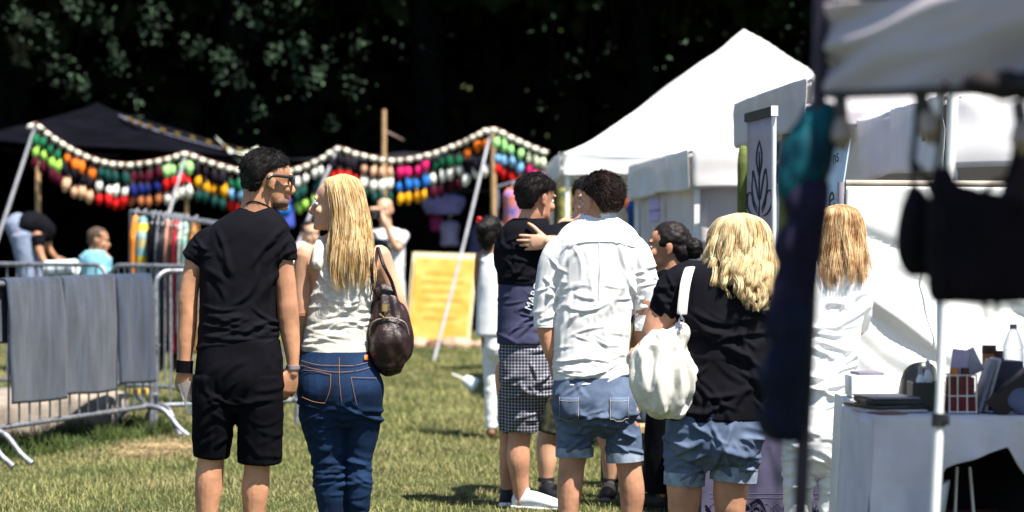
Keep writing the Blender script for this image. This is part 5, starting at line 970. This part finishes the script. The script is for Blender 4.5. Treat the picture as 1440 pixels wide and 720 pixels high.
# blue white sign with handwriting
q = [W(1158, 352, 11.55), W(1180, 300, 11.35), W(1196, 194, 11.35), W(1166, 190, 11.6)]
sg = empty('handwritten_sign', A(q[0][0], 11.5, 0), 'tilted pale blue sign with black handwriting behind the dark hanging clothes', 'sign')
mk('panel', sheet(bil(*q, 6, 10), .006), M('pale_blue_board', (.52, .66, .80), .5, .1, 3), sg, smooth=False)
mk('stake', pipe([A(q[1][0]-.03, 11.5, 0), (q[0]+q[1])/2+A(.02, .06, .02)], .012, 8), WOOD, sg)
au = unit(q[2]-q[3]); av = unit(q[3]-q[0]); an = unit(np.cross(au, av)); an = an if an[1] < 0 else -an
for s_, sz, px_, py_ in (('ns', .085, 1180, 222), ('e', .17, 1173, 280)):
    V, Fc = textmesh(s_, sz, .001, .3); c = W(px_, py_, 11.44)+an*.02; R = np.stack([unit(au+A(0, 0, .35)), unit(av+A(-.2, 0, 0)), an], 1); mk('writing', (V@R.T+c, Fc), PLB, sg, smooth=False)

# lilac table, bench
LIL = M('lilac_cloth_fine', (.065, .062, .11), .85, .08, 10, .3, 200, .1)
def cloth_table(label, x0, x1, y0, y1, h, hem, mat, seed, lab2, tname='market_table', rear_shade=None):
    c = A((x0+x1)/2, (y0+y1)/2, float(gz(y0))); r = empty(tname, c, label, 'table')
    mk('tabletop', box(c+A(0, 0, h-.02), (x1-x0, y1-y0, .03), None, .004), M('pale_wood_board', (.45, .36, .26), .6), r)
    for a in (x0+.05, x1-.05):
        for b in (y0+.05, y1-.05): mk('leg', pipe([A(a, b, c[2]), A(a, b, c[2]+h-.03)], .014, 8), M('grey_leg', (.2, .2, .22), .4, metal=.5), r)
    n = 160; P = []; xs = np.linspace(x0-.012, x1+.012, n)
    prof = [('t', t) for t in np.linspace(0, 1, 8)]+[('f', t) for t in np.linspace(.03, 1, 22)]
    G = np.zeros((n, len(prof), 3))
    for i, x in enumerate(xs):
        hz = hem(x); 
        for j, (k, t) in enumerate(prof):
            if k == 't': G[i, j] = (x, y1-(y1-y0+.012)*t, h+.003+c[2]*0)
            else: G[i, j] = (x-.02*t*max(0., 1-(x-x0)/.12), y0-.014-.03*t-.022*t*math.sin(x*21+seed+math.sin(x*7))*1-.012*t*math.sin(x*53+seed), h-(h-hz)*t)
    G[..., 1] -= .008*wrinkle(G, (5, 5, 5), seed)*(G[..., 2] < h-.01)
    cl = mk('tablecloth', sheet(G, .004), mat, origin=c+A(0, 0, h)); tag(cl, lab2, 'tablecloth')
    # side drop
    n2 = 40; G = np.zeros((n2, 16, 3))
    for i, y in enumerate(np.linspace(y0-.04, y1, n2)):
        for j, t in enumerate(np.linspace(0, 1, 16)): G[i, j] = (x0-.014-.015*t-.012*t*math.sin(y*26+seed), y, h+.002-(h-hem(x0))*t)
    o = mk('side_drop', sheet(G, .004), mat, cl)
    G = bil(A(x0, y1+.02, .05), A(x1, y1+.02, .05), A(x1, y1+.012, h+.002), A(x0, y1+.012, h+.002), 60, 10); G[..., 1] += .012*np.sin(G[..., 0]*23); mk('rear_drop', sheet(G, .004), rear_shade or mat, cl); return r
cloth_table('table under the long lilac cloth beside the stout woman', .93, 1.62, 11.55, 12.25, .72, lambda x: .03, LIL, 2, 'lilac fringed cloth reaching the ground behind the denim shorts')
lace = join([pipe([A(x+.022*math.cos(a), 11.475, .10+.022*math.sin(a)) for a in np.linspace(0, 2*PI, 9)], .004, 5) for x in np.arange(.96, 1.62, .05)]+[pipe([A(.94, 11.475, z), A(1.6, 11.475, z)], .004, 5) for z in (.04, .15, .17)])
o = mk('lace_trim', lace, M('dark_lilac_lace', (.04, .034, .06), .85), origin=A(1.27, 11.47, 0)); o.parent = bpy.data.objects['tablecloth']; o.location = tuple(A(1.27, 11.47, 0)-A(*bpy.data.objects['tablecloth'].location))
c = gp(912, 13.6); bn_ = empty('bench', c, 'low wooden bench in the shade between the white shirt and the cream bag', 'bench'); mk('seat', box(c+A(0, 0, .33), (.62, .26, .04), None, .006), M('bench_wood', (.50, .33, .16), .7, .2, 10, stretch=(.6, 6, 6)), bn_)
for a in (-.24, .24): mk('leg', box(c+A(a, 0, .155), (.05, .22, .31), None, .004), dk, bn_)

# goods table; its cloth colour includes the lilac tint of shaded white
gh = lambda x: float(np.interp(x, [1.20, 1.26, 1.445, 1.475, 1.69, 1.735, 1.80, 2.8], [.24, .24, .33, .57, .65, .58, .50, .45]))
cloth_table('folding goods table in the right foreground under a greyish cloth', 1.245, 2.75, 8.3, 9.0, .745, gh, M('shade_tinted_tablecloth', (.66, .61, .66), .85, .05, 6, .2, 250, .1), 6, 'white tablecloth with uneven hem draped over the goods table', rear_shade=dk)  # dark rear drop added to stand in for the shade under the table
TZ = .752
def tp(x, d): return A((x-720)/F*d, d, TZ)
def stack(label, x, d, items, rot=.1, cat='papers', name='folder_stack'):
    c = tp(x, d); r = empty(name, c, label, cat); z = 0
    for i, (w_, dp, h_, m_, a_) in enumerate(items): mk(('folder', 'magazine')[i % 2], box(c+A(0, 0, z+h_/2+.002), (w_, dp, h_), rotz(rot+a_), .002), m_, r); z += h_+.002
stack('stack of dark folders and magazines at the left end of the goods table', 1246, 8.6, [(.22, .30, .008, M('grey_paper', (.5, .48, .5), .6), 0), (.20, .28, .012, PLB, .2), (.19, .27, .018, M('charcoal_folder', (.02, .02, .025), .4), -.08), (.17, .26, .006, M('grey_purple_cover', (.22, .20, .24), .4), .05)])
c = tp(1246, 8.42); o = mk('leaflet', box(c+A(0, 0, .003), (.10, .14, .004), rotz(.3)), M('brown_cover', (.25, .10, .05), .5), origin=c); tag(o, 'brown leaflet at the left front corner of the goods table', 'leaflet')
c = tp(1306, 8.62); tb = empty('black_tray', c, 'black box holding small white bottles on the goods table left of the white pole', 'box'); mk('box_body', join([box(c+A(0, 0, .006), (.13, .12, .01)), *[box(c+A(a, b, .05), s_) for a, b, s_ in ((-.065, 0, (.006, .126, .10)), (.065, 0, (.006, .126, .10)), (0, -.06, (.124, .006, .10)), (0, .06, (.124, .006, .10)))]]), PLB, tb, smooth=False)
for i, (dx, dy, h_) in enumerate(((-.03, .0, .14), (.0, .02, .16), (.035, -.02, .12))):
    q = c+A(dx, dy, .014); bo = empty('bottle', q, ('short white bottle at the left in the black box', 'tallest white bottle in the black box', 'white bottle in the black box nearest the pole')[i], 'bottle', 'white bottles in the black box'); mk('bottle_body', tube([q, q+A(0, 0, h_*.6), q+A(0, 0, h_*.8)], [.016, .016, .007], 12, cap='flat', sub=3), PLW, bo); mk('cap', tube([q+A(0, 0, h_*.8), q+A(0, 0, h_)], [.008, .007], 10, cap='flat'), M('grey_cap', (.4, .4, .42), .4), bo)
c = tp(1350, 8.48); bk = empty('wire_basket', c, 'red box basket with white wire bars on the goods table beside the pole', 'basket')
mk('liner', box(c+A(0, 0, .065), (.085, .10, .12), None, .004), M('dark_red_liner', (.16, .012, .02), .5, .2, 30), bk)
hw = .047; mk('wire', join([pipe([c+A(a*hw, b*.056, 0), c+A(a*hw, b*.056, .135)], .003, 6) for a in (-1, -.4, .3, 1) for b in (-1, 1)]+[pipe([c+A(-hw, -.056, z), c+A(hw, -.056, z), c+A(hw, .056, z), c+A(-hw, .056, z), c+A(-hw, -.056, z)], .003, 6) for z in (.004, .06, .132)]), M('silver_wire', (.6, .6, .62), .3, metal=.8), bk)
for i, (dx, a, m_) in enumerate(((.0, .12, M('lilac_card', (.45, .38, .58), .6)), (.045, -.45, M('grey_lilac_card', (.42, .40, .48), .6)))):
    o = mk('card', box(c+A(dx, .01+.02*i, .175), (.06, .003, .09), roty(a)), m_, origin=c+A(dx, .01, .13), smooth=False); tag(o, ('lilac card standing upright in the wire basket', 'grey lilac card leaning right in the wire basket')[i], 'card')
for i, (dx, m_) in enumerate(((-.025, M('orange_tin', (.6, .2, .04), .5)), (.012, M('dark_tin', (.08, .02, .02), .4)))):
    q = c+A(dx, -.03, .127); o = mk('tin', tube([q, q+A(0, 0, .03)], [.014, .014], 12, cap='flat'), m_, origin=q); tag(o, ('orange tin peeking out of the wire basket', 'dark tin in the wire basket beside the orange one')[i], 'tin')
for i, (x, a, m_, l) in enumerate(((1386, .30, M('grey_blue_binder', (.20, .20, .27), .5), 'grey blue binder leaning beside the wire basket'), (1394, .27, M('white_grey_binder', (.55, .53, .58), .5), 'pale binder leaning right of the grey blue one'), (1400, .24, M('black_violet_binder', (.05, .04, .09), .5), 'dark violet binder leaning right of the pale one'))):
    c = tp(x-14, 8.5+.03*i); h_ = .19; R = roty(a); o = mk('binder', box(c+R@A(0, 0, h_/2)+A(0, 0, .004), (.012, .16, h_), R, .002), m_, origin=c); tag(o, l, 'binder')
c = tp(1410, 8.75); o = mk('card_box', box(c+A(0, 0, .085), (.11, .14, .17), rotz(.1), .004), M('dark_violet_box', (.03, .025, .055), .5), origin=c); tag(o, 'dark violet box behind the leaning binders', 'box')
for i, (x, m_, h_, l) in enumerate(((1391, M('orange_brown_bottle', (.42, .13, .03), .3), .22, 'orange brown jar with dark lid behind the binders'), (1402, M('amber_bottle', (.48, .20, .06), .3), .20, 'amber jar beside the orange brown jar'))):
    q = tp(x, 8.88); j_ = empty('jar', q, l, 'jar'); mk('glass', tube([q+A(0, 0, .002), q+A(0, 0, h_-.03)], [.026, .026], 14, cap='flat'), m_, j_); mk('lid', tube([q+A(0, 0, h_-.03), q+A(0, 0, h_)], [.027, .026], 14, cap='flat'), M('dark_red_lid', (.05, .012, .012), .4), j_)
q = tp(1425, 8.8)+A(0, 0, .13); wbt = empty('water_bottle', q, 'clear plastic water bottle at the right edge of the goods table', 'bottle')
mk('bottle_body', tube([q, q+A(0, 0, .06), q+A(0, 0, .075), q+A(0, 0, .09), q+A(0, 0, .135), q+A(0, 0, .152)], [.038, .038, .036, .038, .022, .012], 18, cap='flat', sub=4), M_clear('bottle_plastic', (.9, .92, .95), .1), wbt); mk('cap', tube([q+A(0, 0, .152), q+A(0, 0, .170)], [.014, .014], 14, cap='flat'), M('grey_violet_cap', (.25, .22, .30), .4), wbt)
c = tp(1425, 8.8); o = mk('shoe_box', box(c+A(.01, 0, .064), (.16, .14, .125), rotz(.05), .004), M('navy_box', (.03, .04, .09), .5), origin=c); tag(o, 'navy box under the water bottle', 'box')
c = tp(1424, 8.42); R = rotz(-.1)@roty(.87); o = mk('dark_case', box(c+A(.015, 0, .083), (.075, .15, .22), R, .006), M('dark_brown_leather', (.022, .014, .014), .5), origin=c); tag(o, 'dark brown flat case leaning on the boxes at the right end of the goods table', 'case')
c = tp(1434, 8.37); o = mk('cloth_bundle', (lambda V, Fc, N: (V, Fc))(*remesh([ell(c+A(.02, 0, .05), (.07, .05, .052))], .008, 2, folds(.008, (18, 18, 18), 3))), M('slate_cloth', (.12, .14, .24), .8), origin=c); tag(o, 'slate blue cloth bundle at the right front of the goods table', 'bundle')
# second white table and black chair
cloth_table('second table with white cloth behind the goods table', 1.33, 2.3, 9.32, 9.85, .74, lambda x: .2, WHITEC, 9, 'bright white cloth on the second table')
c = A(1.41, 9.5, .747); o = mk('white_box', box(c+A(.03, 0, .045), (.24, .2, .085), None, .006), PLW, origin=c); tag(o, 'white box on the second table right of the woman in white', 'box')
c = A(1.395, 9.5, .84); o = mk('grey_folder', box(c+A(0, 0, .000), (.10, .15, .012), rotz(.1), .002), M('grey_violet_folder', (.16, .14, .20), .5), origin=c); tag(o, 'grey violet folder lying on the white box', 'folder')
c = A(1.53, 9.14, 0); ch_ = empty('chair', c, 'black shell chair behind the goods table', 'chair')
th = np.linspace(-1, 1, 20); G = np.zeros((20, 14, 3))
for i, a in enumerate(th):
    for j, z in enumerate(np.linspace(0, 1, 14)): wd = .075+.0*z; G[i, j] = (c[0]+math.sin(a*1.3)*.085*(1-.25*z**3*abs(a))+.02*z, c[1]+.10-.14*math.cos(a*1.3)+.03*z, .48+.42*z*(1-.18*a*a)+.0)
mk('backrest', sheet(G, .012), PLB, ch_); mk('seat', box(c+A(0, .03, .46), (.2, .2, .03), None, .01), PLB, ch_)
for a in (-.08, .08):
    for b in (-.06, .1): mk('leg', pipe([c+A(a*1.2, b*1.1+.02, 0), c+A(a, b, .45)], .011, 7), STEEL, ch_)
# under the table
p = [W(1288, 728, 8.15), W(1308, 728, 8.2), W(1330, 662, 8.3), W(1312, 668, 8.25)]
c = A(1.47, 8.2, 0); o = mk('white_board', sheet(bil(A(1.35, 8.12, .02), A(1.42, 8.30, .02), A(1.50, 8.32, .53), A(1.43, 8.14, .50), 4, 6), .016), WPAINT, origin=c); tag(o, 'white board leaning under the goods table beside the white pole', 'board')
for i, (x, l) in enumerate(((1352, 'thin white metal easel leg standing under the goods table, left one'), (1362, 'thin white metal easel leg standing under the goods table, right one'))):
    a = tp(x-4+8*i, 8.45); o = mk('easel_leg', pipe([A(a[0]+(-.03, .04)[i], 8.45, 0), A(a[0], 8.48, .56)], .006, 7), WPAINT, origin=a); tag(o, l, 'leg')
c = A(1.60, 8.62, 0); o = mk('crate', join([box(c+A(0, 0, .19), (.34, .30, .02)), box(c+A(0, .15, .28), (.34, .012, .2)), *[box(c+A(a, 0, .28), (.012, .30, .2)) for a in (-.17, .17)], box(c+A(0, -.15, .26), (.34, .012, .12)), *[box(c+A(a, b, .09), (.03, .03, .18)) for a in (-.15, .15) for b in (-.13, .13)]]), M('dark_maroon_crate', (.07, .018, .022), .7), origin=c, smooth=False); tag(o, 'dark maroon open crate in the shade under the goods table', 'crate')
c = A(1.74, 8.05, 0); o = mk('wooden_post', pipe([c, c+A(.0, .0, .62)], .022, 10), M('orange_brown_wood', (.34, .16, .07), .6), origin=c); tag(o, 'short orange brown wooden post at the right edge before the goods table', 'post')
# white pole, with an unseen awning added and sized to shade the goods table
aw = empty('awning', A(1.9, 7.6, 0), 'unseen white awning added to shade the goods table, carried by the slim white pole with a black clamp', 'awning')
P0, P1 = W(1301, 974, 6.95), W(1349, -35, 6.95); P0[2] = 0; Q1 = W(1322, 20, 8.4)
sp = lambda y: P0+(P1-P0)*((H-(y-360)/F*6.95)/P1[2])
mk('pole', pipe([P0, sp(590)], .0155, 12), WPAINT, aw); mk('pole_upper', pipe([sp(590), P1], .0125, 12), WPAINT, aw); mk('clamp', pipe([sp(600), sp(581)], .020, 14), PLB, aw); mk('clamp_lever', box(sp(590)+A(.018, -.01, 0), (.022, .02, .03), None, .004), PLB, aw)
mk('rear_pole', pipe([A(Q1[0], 8.4, 0), A(Q1[0], 8.4, 2.13)], .012, 10), WPAINT, aw)
for x, y in ((4.2, 6.95), (4.2, 8.4)): mk('pole', pipe([A(x, y, 0), A(x, y, 2.13)], .0155, 10), WPAINT, aw)
G = bil(A(P1[0]-.03, 6.9, 2.15), A(4.25, 6.9, 2.15), A(4.25, 8.42, 2.15), A(Q1[0]-.03, 8.42, 2.15), 30, 16); G[..., 2] += .12*np.sin(np.linspace(0, PI, 16))[None]+.01*fbm(G*2, 3, 2)
mk('canopy', sheet(G, .005), TENTO, aw)

# ------------------------------------------------------------------ foreground stall: valance, pole, hanging goods
C0 = A((1157-720)/F*5.0, 5.0, 0); vd = unit(A(.29, -.65, 0)); wd = A(-vd[1], vd[0], 0)
fs = empty('market_stall', C0+wd*1.3+vd*1.2, 'blurred foreground stall with mauve grey valance and thin dark corner pole at the right', 'stall')
VAL = M('mauve_canvas', (.62, .55, .57), .8, .08, 2, .2, 100, .1, trans=.2, col2=(.52, .46, .50))
n = 60; L_ = 2.5; ss = np.linspace(0, 1, n); G = bil(C0+A(0, 0, 1.640), C0+vd*L_+A(0, 0, 1.52), C0+vd*L_+A(0, 0, 1.74), C0+A(0, 0, 1.818), n, 24)
on = -wd; G += on*(.030*wrinkle(np.stack([G[..., 1]*1.2, G[..., 2]*9+G[..., 1]*2, 0*G[..., 0]], -1), (1, 1, 1), 4))[..., None]
mk('valance', sheet(G, .004), VAL, fs)
n = 30; a0, a1 = C0+A(0, 0, 1.825), C0+vd*L_+A(0, 0, 1.75); P = bil(a0, a1, a1+wd*2.7, a0+wd*2.7, n, n); t = np.linspace(0, 1, n); P[..., 2] += (.62*np.minimum(t, 1-t)*2)[None]+.01*fbm(P*3, 2, 2)
mk('canopy', sheet(P, .004), TENTO, fs)
pb = W(1100, 1244, 5.0); pb[2] = 0; mk('pole', pipe([pb+A(0, -.03, 0), C0+A(-.012, -.03, 1.64), C0+A(.0, -.03, 2.15)], .0155, 10), M('dark_violet_pole', (.02, .012, .03), .4), fs)
for q in (C0+wd*2.7, C0+vd*L_+wd*2.7, C0+vd*L_): mk('post', pipe([A(q[0], q[1], 0), A(q[0], q[1], 1.75)], .0125, 8), PLB, fs)
on_val = lambda px: (lambda k: C0+vd*k)(((px-720)/F*5.0-C0[0])/(vd[0]-(px-720)/F*vd[1]))
mk('hanging_bar', pipe([C0+A(.01, -.02, 1.632), C0+vd*L_+A(.03, 0, 1.515)], .008, 8), PLB, fs)
# festoon lamps
fl = empty('festoon_lights', C0+vd*.4+A(0, 0, 1.63), 'string of brownish glass bulbs in black sockets under the foreground valance', 'lights')
mk('cable', tube([C0+A(-.02, -.01, 1.63), C0+vd*.2+A(-.03, 0, 1.625), C0+vd*.6+A(-.03, 0, 1.612), C0+vd*1.0+A(-.03, 0, 1.60)], [.005]*4, 6), PLB, fl)
BULB = M('brown_glass', (.30, .24, .20), .15, .1, spec=.6)
for x, y0, dx in ((1182, 138, 3), (1292, 128, 20), (1432, 142, 8)):
    k = on_val(x); d_ = k[1]; a = W(x, y0, d_); b = W(x+dx*.5, y0+28, d_); e = W(x+dx*1.1, y0+66, d_); dr = unit(b-a)
    mk('socket', tube([a, b], [.013, .014], 12, cap='flat'), PLB, fl); mk('bulb', tube([b, b+(e-b)*.4, b+(e-b)*.75, e], [.013, .022, .025, .014], 14), BULB, fl)
# clothes on the pole
def hang(label, rows, d, mat, seed, name='hanging_garment', cat='garment', group=None, amp=.012, vox=.008, strap=None):
    top = W((rows[0][1]+rows[0][2])/2, rows[0][0], d); r = empty(name, top, label, cat, group)
    sh = [tube([W((a+b)/2, y, d) for y, a, b, t in rows], [((b-a)/2*d/F, t) for y, a, b, t in rows], 28, (1, 0, 0), 'flat', 3, 2.3, hor=True)]
    V, Fc, N = remesh(sh, vox, 3, folds(amp, (22, 22, 4), seed)); mk('cloth', (V, Fc), mat, r)
    for s_ in (strap or ()): mk('tassel' if s_[0][1] > 400 else 'strap', tube([W(x, y, d+dy) for x, y, dy in s_], [(.006, .003)]*len(s_), 8), mat, r)
    return r
hang('teal garment hanging highest on the dark foreground pole', [(150, 1142, 1168, .03), (175, 1128, 1170, .05), (205, 1112, 1166, .06), (240, 1103, 1158, .06), (262, 1098, 1140, .05), (276, 1106, 1132, .045)], 5.0, M('teal_fabric', (.007, .10, .125), .7, .2, 9, .2, 200, .1, col2=(.003, .016, .034)), 3, amp=.03, strap=[[(1156, 128, 0), (1155, 140, 0), (1154, 155, 0)]])
NVY = M('dark_violet_fabric', (.012, .009, .027), .8, .25, 6, .2, 200, .15)
hang('dark violet garment below the teal one on the foreground pole', [(258, 1126, 1158, .04), (285, 1108, 1158, .05), (310, 1118, 1152, .05), (345, 1096, 1148, .055), (372, 1104, 1146, .05), (405, 1092, 1144, .055), (440, 1088, 1138, .05), (456, 1098, 1134, .045)], 4.98, NVY, 4, amp=.03)
hang('near-black navy garment hanging lowest on the foreground pole', [(430, 1098, 1142, .05), (462, 1084, 1140, .055), (488, 1094, 1136, .05), (525, 1072, 1136, .055), (560, 1082, 1130, .05), (590, 1068, 1128, .05), (612, 1082, 1122, .045)], 4.96, M('blue_black_fabric', (.006, .008, .022), .8, .2, 6, .2, 200, .15), 5, amp=.03)
BK = M('black_bag_cloth', (.006, .004, .007), .85, .2, 8, .2, 150, .1)
d1 = on_val(1288)[1]; hang('narrow pear-shaped black cloth bag hanging from the foreground valance', [(262, 1280, 1292, .02), (285, 1272, 1306, .04), (320, 1263, 1314, .06), (355, 1262, 1316, .065), (378, 1270, 1314, .06), (388, 1282, 1306, .04)], d1, BK, 6, 'cloth_bag', 'bag', 'black bags under the valance', .007, .007, [[(1283, 225, 0), (1285, 245, 0), (1286, 265, 0)], [(1283, 226, 0), (1300, 248, 0), (1312, 275, 0)], [(1291, 126, 0), (1288, 180, .0), (1283, 228, 0)]])
d2 = on_val(1385)[1]; hang('wide black cloth bag with tassels hanging at the right edge under the valance', [(236, 1312, 1334, .03), (262, 1309, 1352, .05), (285, 1308, 1440, .06), (320, 1306, 1462, .07), (370, 1306, 1466, .075), (415, 1308, 1462, .07), (424, 1312, 1458, .06)], d2, BK, 7, 'cloth_bag', 'bag', 'black bags under the valance', .008, .008, [[(1318, 238, 0), (1322, 200, 0), (1330, 116, 0)], [(1362, 292, 0), (1392, 262, 0), (1424, 236, 0), (1436, 120, 0)], [(1384, 418, 0), (1386, 438, 0), (1388, 450, 0)], [(1399, 418, 0), (1402, 434, 0), (1400, 442, 0)]])
d3 = on_val(1425)[1]; hang('black brownish bag top hanging at the far right edge behind the wide bag', [(200, 1424, 1446, .03), (235, 1420, 1456, .05), (290, 1404, 1470, .05), (330, 1402, 1470, .05)], d3+.14, M('brown_black_cloth', (.020, .010, .012), .8), 8, 'cloth_bag', 'bag', 'black bags under the valance', .006, .008, [[(1434, 202, 0), (1436, 150, -.05), (1438, 116, -.14)]])
hang('dark crumpled cloth tied along the right end of the foreground valance', [(104, 1372, 1450, .03), (116, 1356, 1460, .045), (128, 1372, 1462, .045), (138, 1398, 1462, .03)], on_val(1410)[1]-.03, M('dark_brown_cloth', (.018, .013, .015), .85, .2, 10), 9, 'tied_cloth', 'cloth', None, .012, .007)

# ------------------------------------------------------------------ trees
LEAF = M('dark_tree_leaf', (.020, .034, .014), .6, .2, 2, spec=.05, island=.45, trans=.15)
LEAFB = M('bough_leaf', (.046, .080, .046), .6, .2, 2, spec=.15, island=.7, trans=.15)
BARK = M('dark_bark', (.004, .004, .004), 1., .3, 8, .8, 20, 0.)
def crown_pts(n, c, R, lobes, rg):
    L = rg.normal(size=(lobes, 3)); L /= np.linalg.norm(L, axis=1)[:, None]; L = L*(.45+.35*rg.random((lobes, 1))); i = rg.integers(0, lobes, n)
    q = rg.normal(size=(n, 3)); q /= np.linalg.norm(q, axis=1)[:, None]; q = L[i]+q*(rg.random(n)**.4)[:, None]*.52
    return c+q*R
rg = np.random.default_rng(5); NL = 15000
CV, CF = quads(crown_pts(NL, A(0, 0, 0), A(6.2, 6.0, 4.4), 26, rg), .46, .6)
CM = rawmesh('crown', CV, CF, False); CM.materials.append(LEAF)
BO = {0: [(20, 20), (98, 8), (132, 14), (152, 40), (225, 16), (208, 28), (80, 93), (96, 108), (118, 118), (160, 68), (168, 92), (186, 140), (60, 40)], 1: [(345, 14), (362, 34), (374, 12), (418, 10), (272, 64), (282, 64), (305, 74), (322, 80), (310, 104), (340, 108)], 2: [(388, 74), (414, 66), (430, 60), (462, 80), (448, 104), (420, 118), (360, 150), (467, 172), (498, 118), (505, 60)], 3: [(566, 16), (566, 70), (630, 32), (530, 30), (482, 95)], 4: [(760, 38), (812, 82), (822, 100), (808, 92), (858, 68), (852, 86), (782, 128), (764, 150)], 5: [(960, 60), (940, 84), (1000, 40), (1090, 30), (1125, 60), (1120, 20)]}
XS = [(-8.2, 38.), (-4.6, 40.5), (-1.4, 39.), (2.2, 41.), (5.6, 38.5), (9.4, 40.)]
LB = ['tall dark tree at the far left behind the black tent, its drooping boughs catching light', 'tree behind the peak of the black tent with lit leaf sprays above', 'dark tree above the walking couple with scattered lit leaves', 'nearly black tree behind the thin wooden pole', 'dark tree left of the big white tent roof with a few lit leaf sprays', 'dark tree behind the peak of the big white tent']
for i, (x, y) in enumerate(XS):
    z0 = float(gz(y)); r = empty('tree', A(x, y, z0), LB[i], 'tree', 'dark trees behind the market')
    mk('trunk', join([tube([A(x, y, z0-.1), A(x+.1, y, z0+3), A(x-.15, y+.1, z0+7), A(x, y, z0+11)], [.34, .26, .22, .12], 12)]+[tube([A(x, y, z0+5+k*.7), A(x+2.2*math.cos(k*2.4), y+2.2*math.sin(k*2.4), z0+7+k*.6), A(x+4*math.cos(k*2.4), y+4*math.sin(k*2.4), z0+8+k*.8)], [.12, .08, .03], 8) for k in range(5)]), BARK, r)
    for k, (dx, dy, dz, s_) in enumerate(((0, 0, 10.6, 1.), (.5, 4.5, 9.8, 1.0))):
        o = bpy.data.objects.new('crown', CM); COL.objects.link(o); o.parent = r; o.location = (dx, dy, dz); o.rotation_euler = (0, 0, i*1.3+k*2.1); o.scale = (s_, s_, s_)
    pts, tw = [], []
    for px_, py_ in BO[i]:
        d_ = 33.4+rng.random()*2.2; c = W(px_, py_, d_); n_ = int((12+22*rng.random())*(1.25 if i < 3 else .16)); q = rng.normal(size=(n_, 3))*A(.085, .12, .13)*(.5+.9*rng.random()); q[:, 2] -= np.abs(q[:, 0])*.5; pts.append(c+q)
        tw.append(tube([c, c+A(.1, .4, .5), A(c[0]+.2, c[1]+2.6, 6.9)], [.0015, .002, .004], 5)); 
        n_ = 1; q = rng.normal(size=(n_, 3))*A(.4, .5, .3); pts.append(c+q+A(0, .8, .3))
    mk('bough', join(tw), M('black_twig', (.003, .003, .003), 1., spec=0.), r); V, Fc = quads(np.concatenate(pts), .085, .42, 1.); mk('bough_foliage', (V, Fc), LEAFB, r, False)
n = 26000; Q = np.stack([(rng.random(n)*2-1)*22, 50+rng.random(n)*7, rng.random(n)*9.], -1); Q[:, 1] += 1.5*vnoise(Q*.35, 3)
V, Fc = quads(Q, .75, .7); o = mk('woodland', (V, Fc), M('understorey_leaf', (.007, .011, .006), .8, .2, 1, spec=.05, island=.4), smooth=False); tag(o, kind='stuff')

# ------------------------------------------------------------------ camera, sun, sky
cam = bpy.data.cameras.new('camera'); cam.sensor_width = 36; cam.lens = F*36/1440; cam.clip_end = 600; cam.clip_start = .1
cam.dof.use_dof = True; cam.dof.focus_distance = 10.7; cam.dof.aperture_fstop = 2.3
co = bpy.data.objects.new('view_camera', cam); COL.objects.link(co); co.location = (0, 0, H); co.rotation_euler = (PI/2, 0, 0); S.camera = co
EL, AZ = math.radians(62), math.radians(44)
sv = A(math.sin(AZ)*math.cos(EL), -math.cos(AZ)*math.cos(EL), math.sin(EL))
from mathutils import Vector
sl = bpy.data.lights.new('sun', 'SUN'); sl.energy = 5.0; sl.angle = math.radians(.5); sl.color = (1, .95, .86)
so = bpy.data.objects.new('sun', sl); COL.objects.link(so); so.rotation_euler = Vector(sv).to_track_quat('Z', 'Y').to_euler(); so.location = (0, -10, 20)
w = bpy.data.worlds.new('World'); S.world = w; w.use_nodes = True; N = w.node_tree.nodes; L = w.node_tree.links
sk = N.new('ShaderNodeTexSky'); sk.sky_type = 'NISHITA'; sk.sun_disc = False; sk.sun_elevation = EL; sk.sun_rotation = PI-AZ; sk.air_density = 1.0; sk.dust_density = .4; sk.ozone_density = 3.0
bg = N['Background']; bg.inputs['Strength'].default_value = .072; L.new(sk.outputs[0], bg.inputs[0])
S.view_settings.view_transform = 'Standard'; S.view_settings.look = 'None'; S.view_settings.exposure = 1.3; S.view_settings.gamma = 1
S.render.resolution_x = 1024; S.render.resolution_y = 512
S.cycles.use_denoising = True; S.cycles.max_bounces = 6; S.cycles.transparent_max_bounces = 8; S.cycles.sample_clamp_indirect = 6
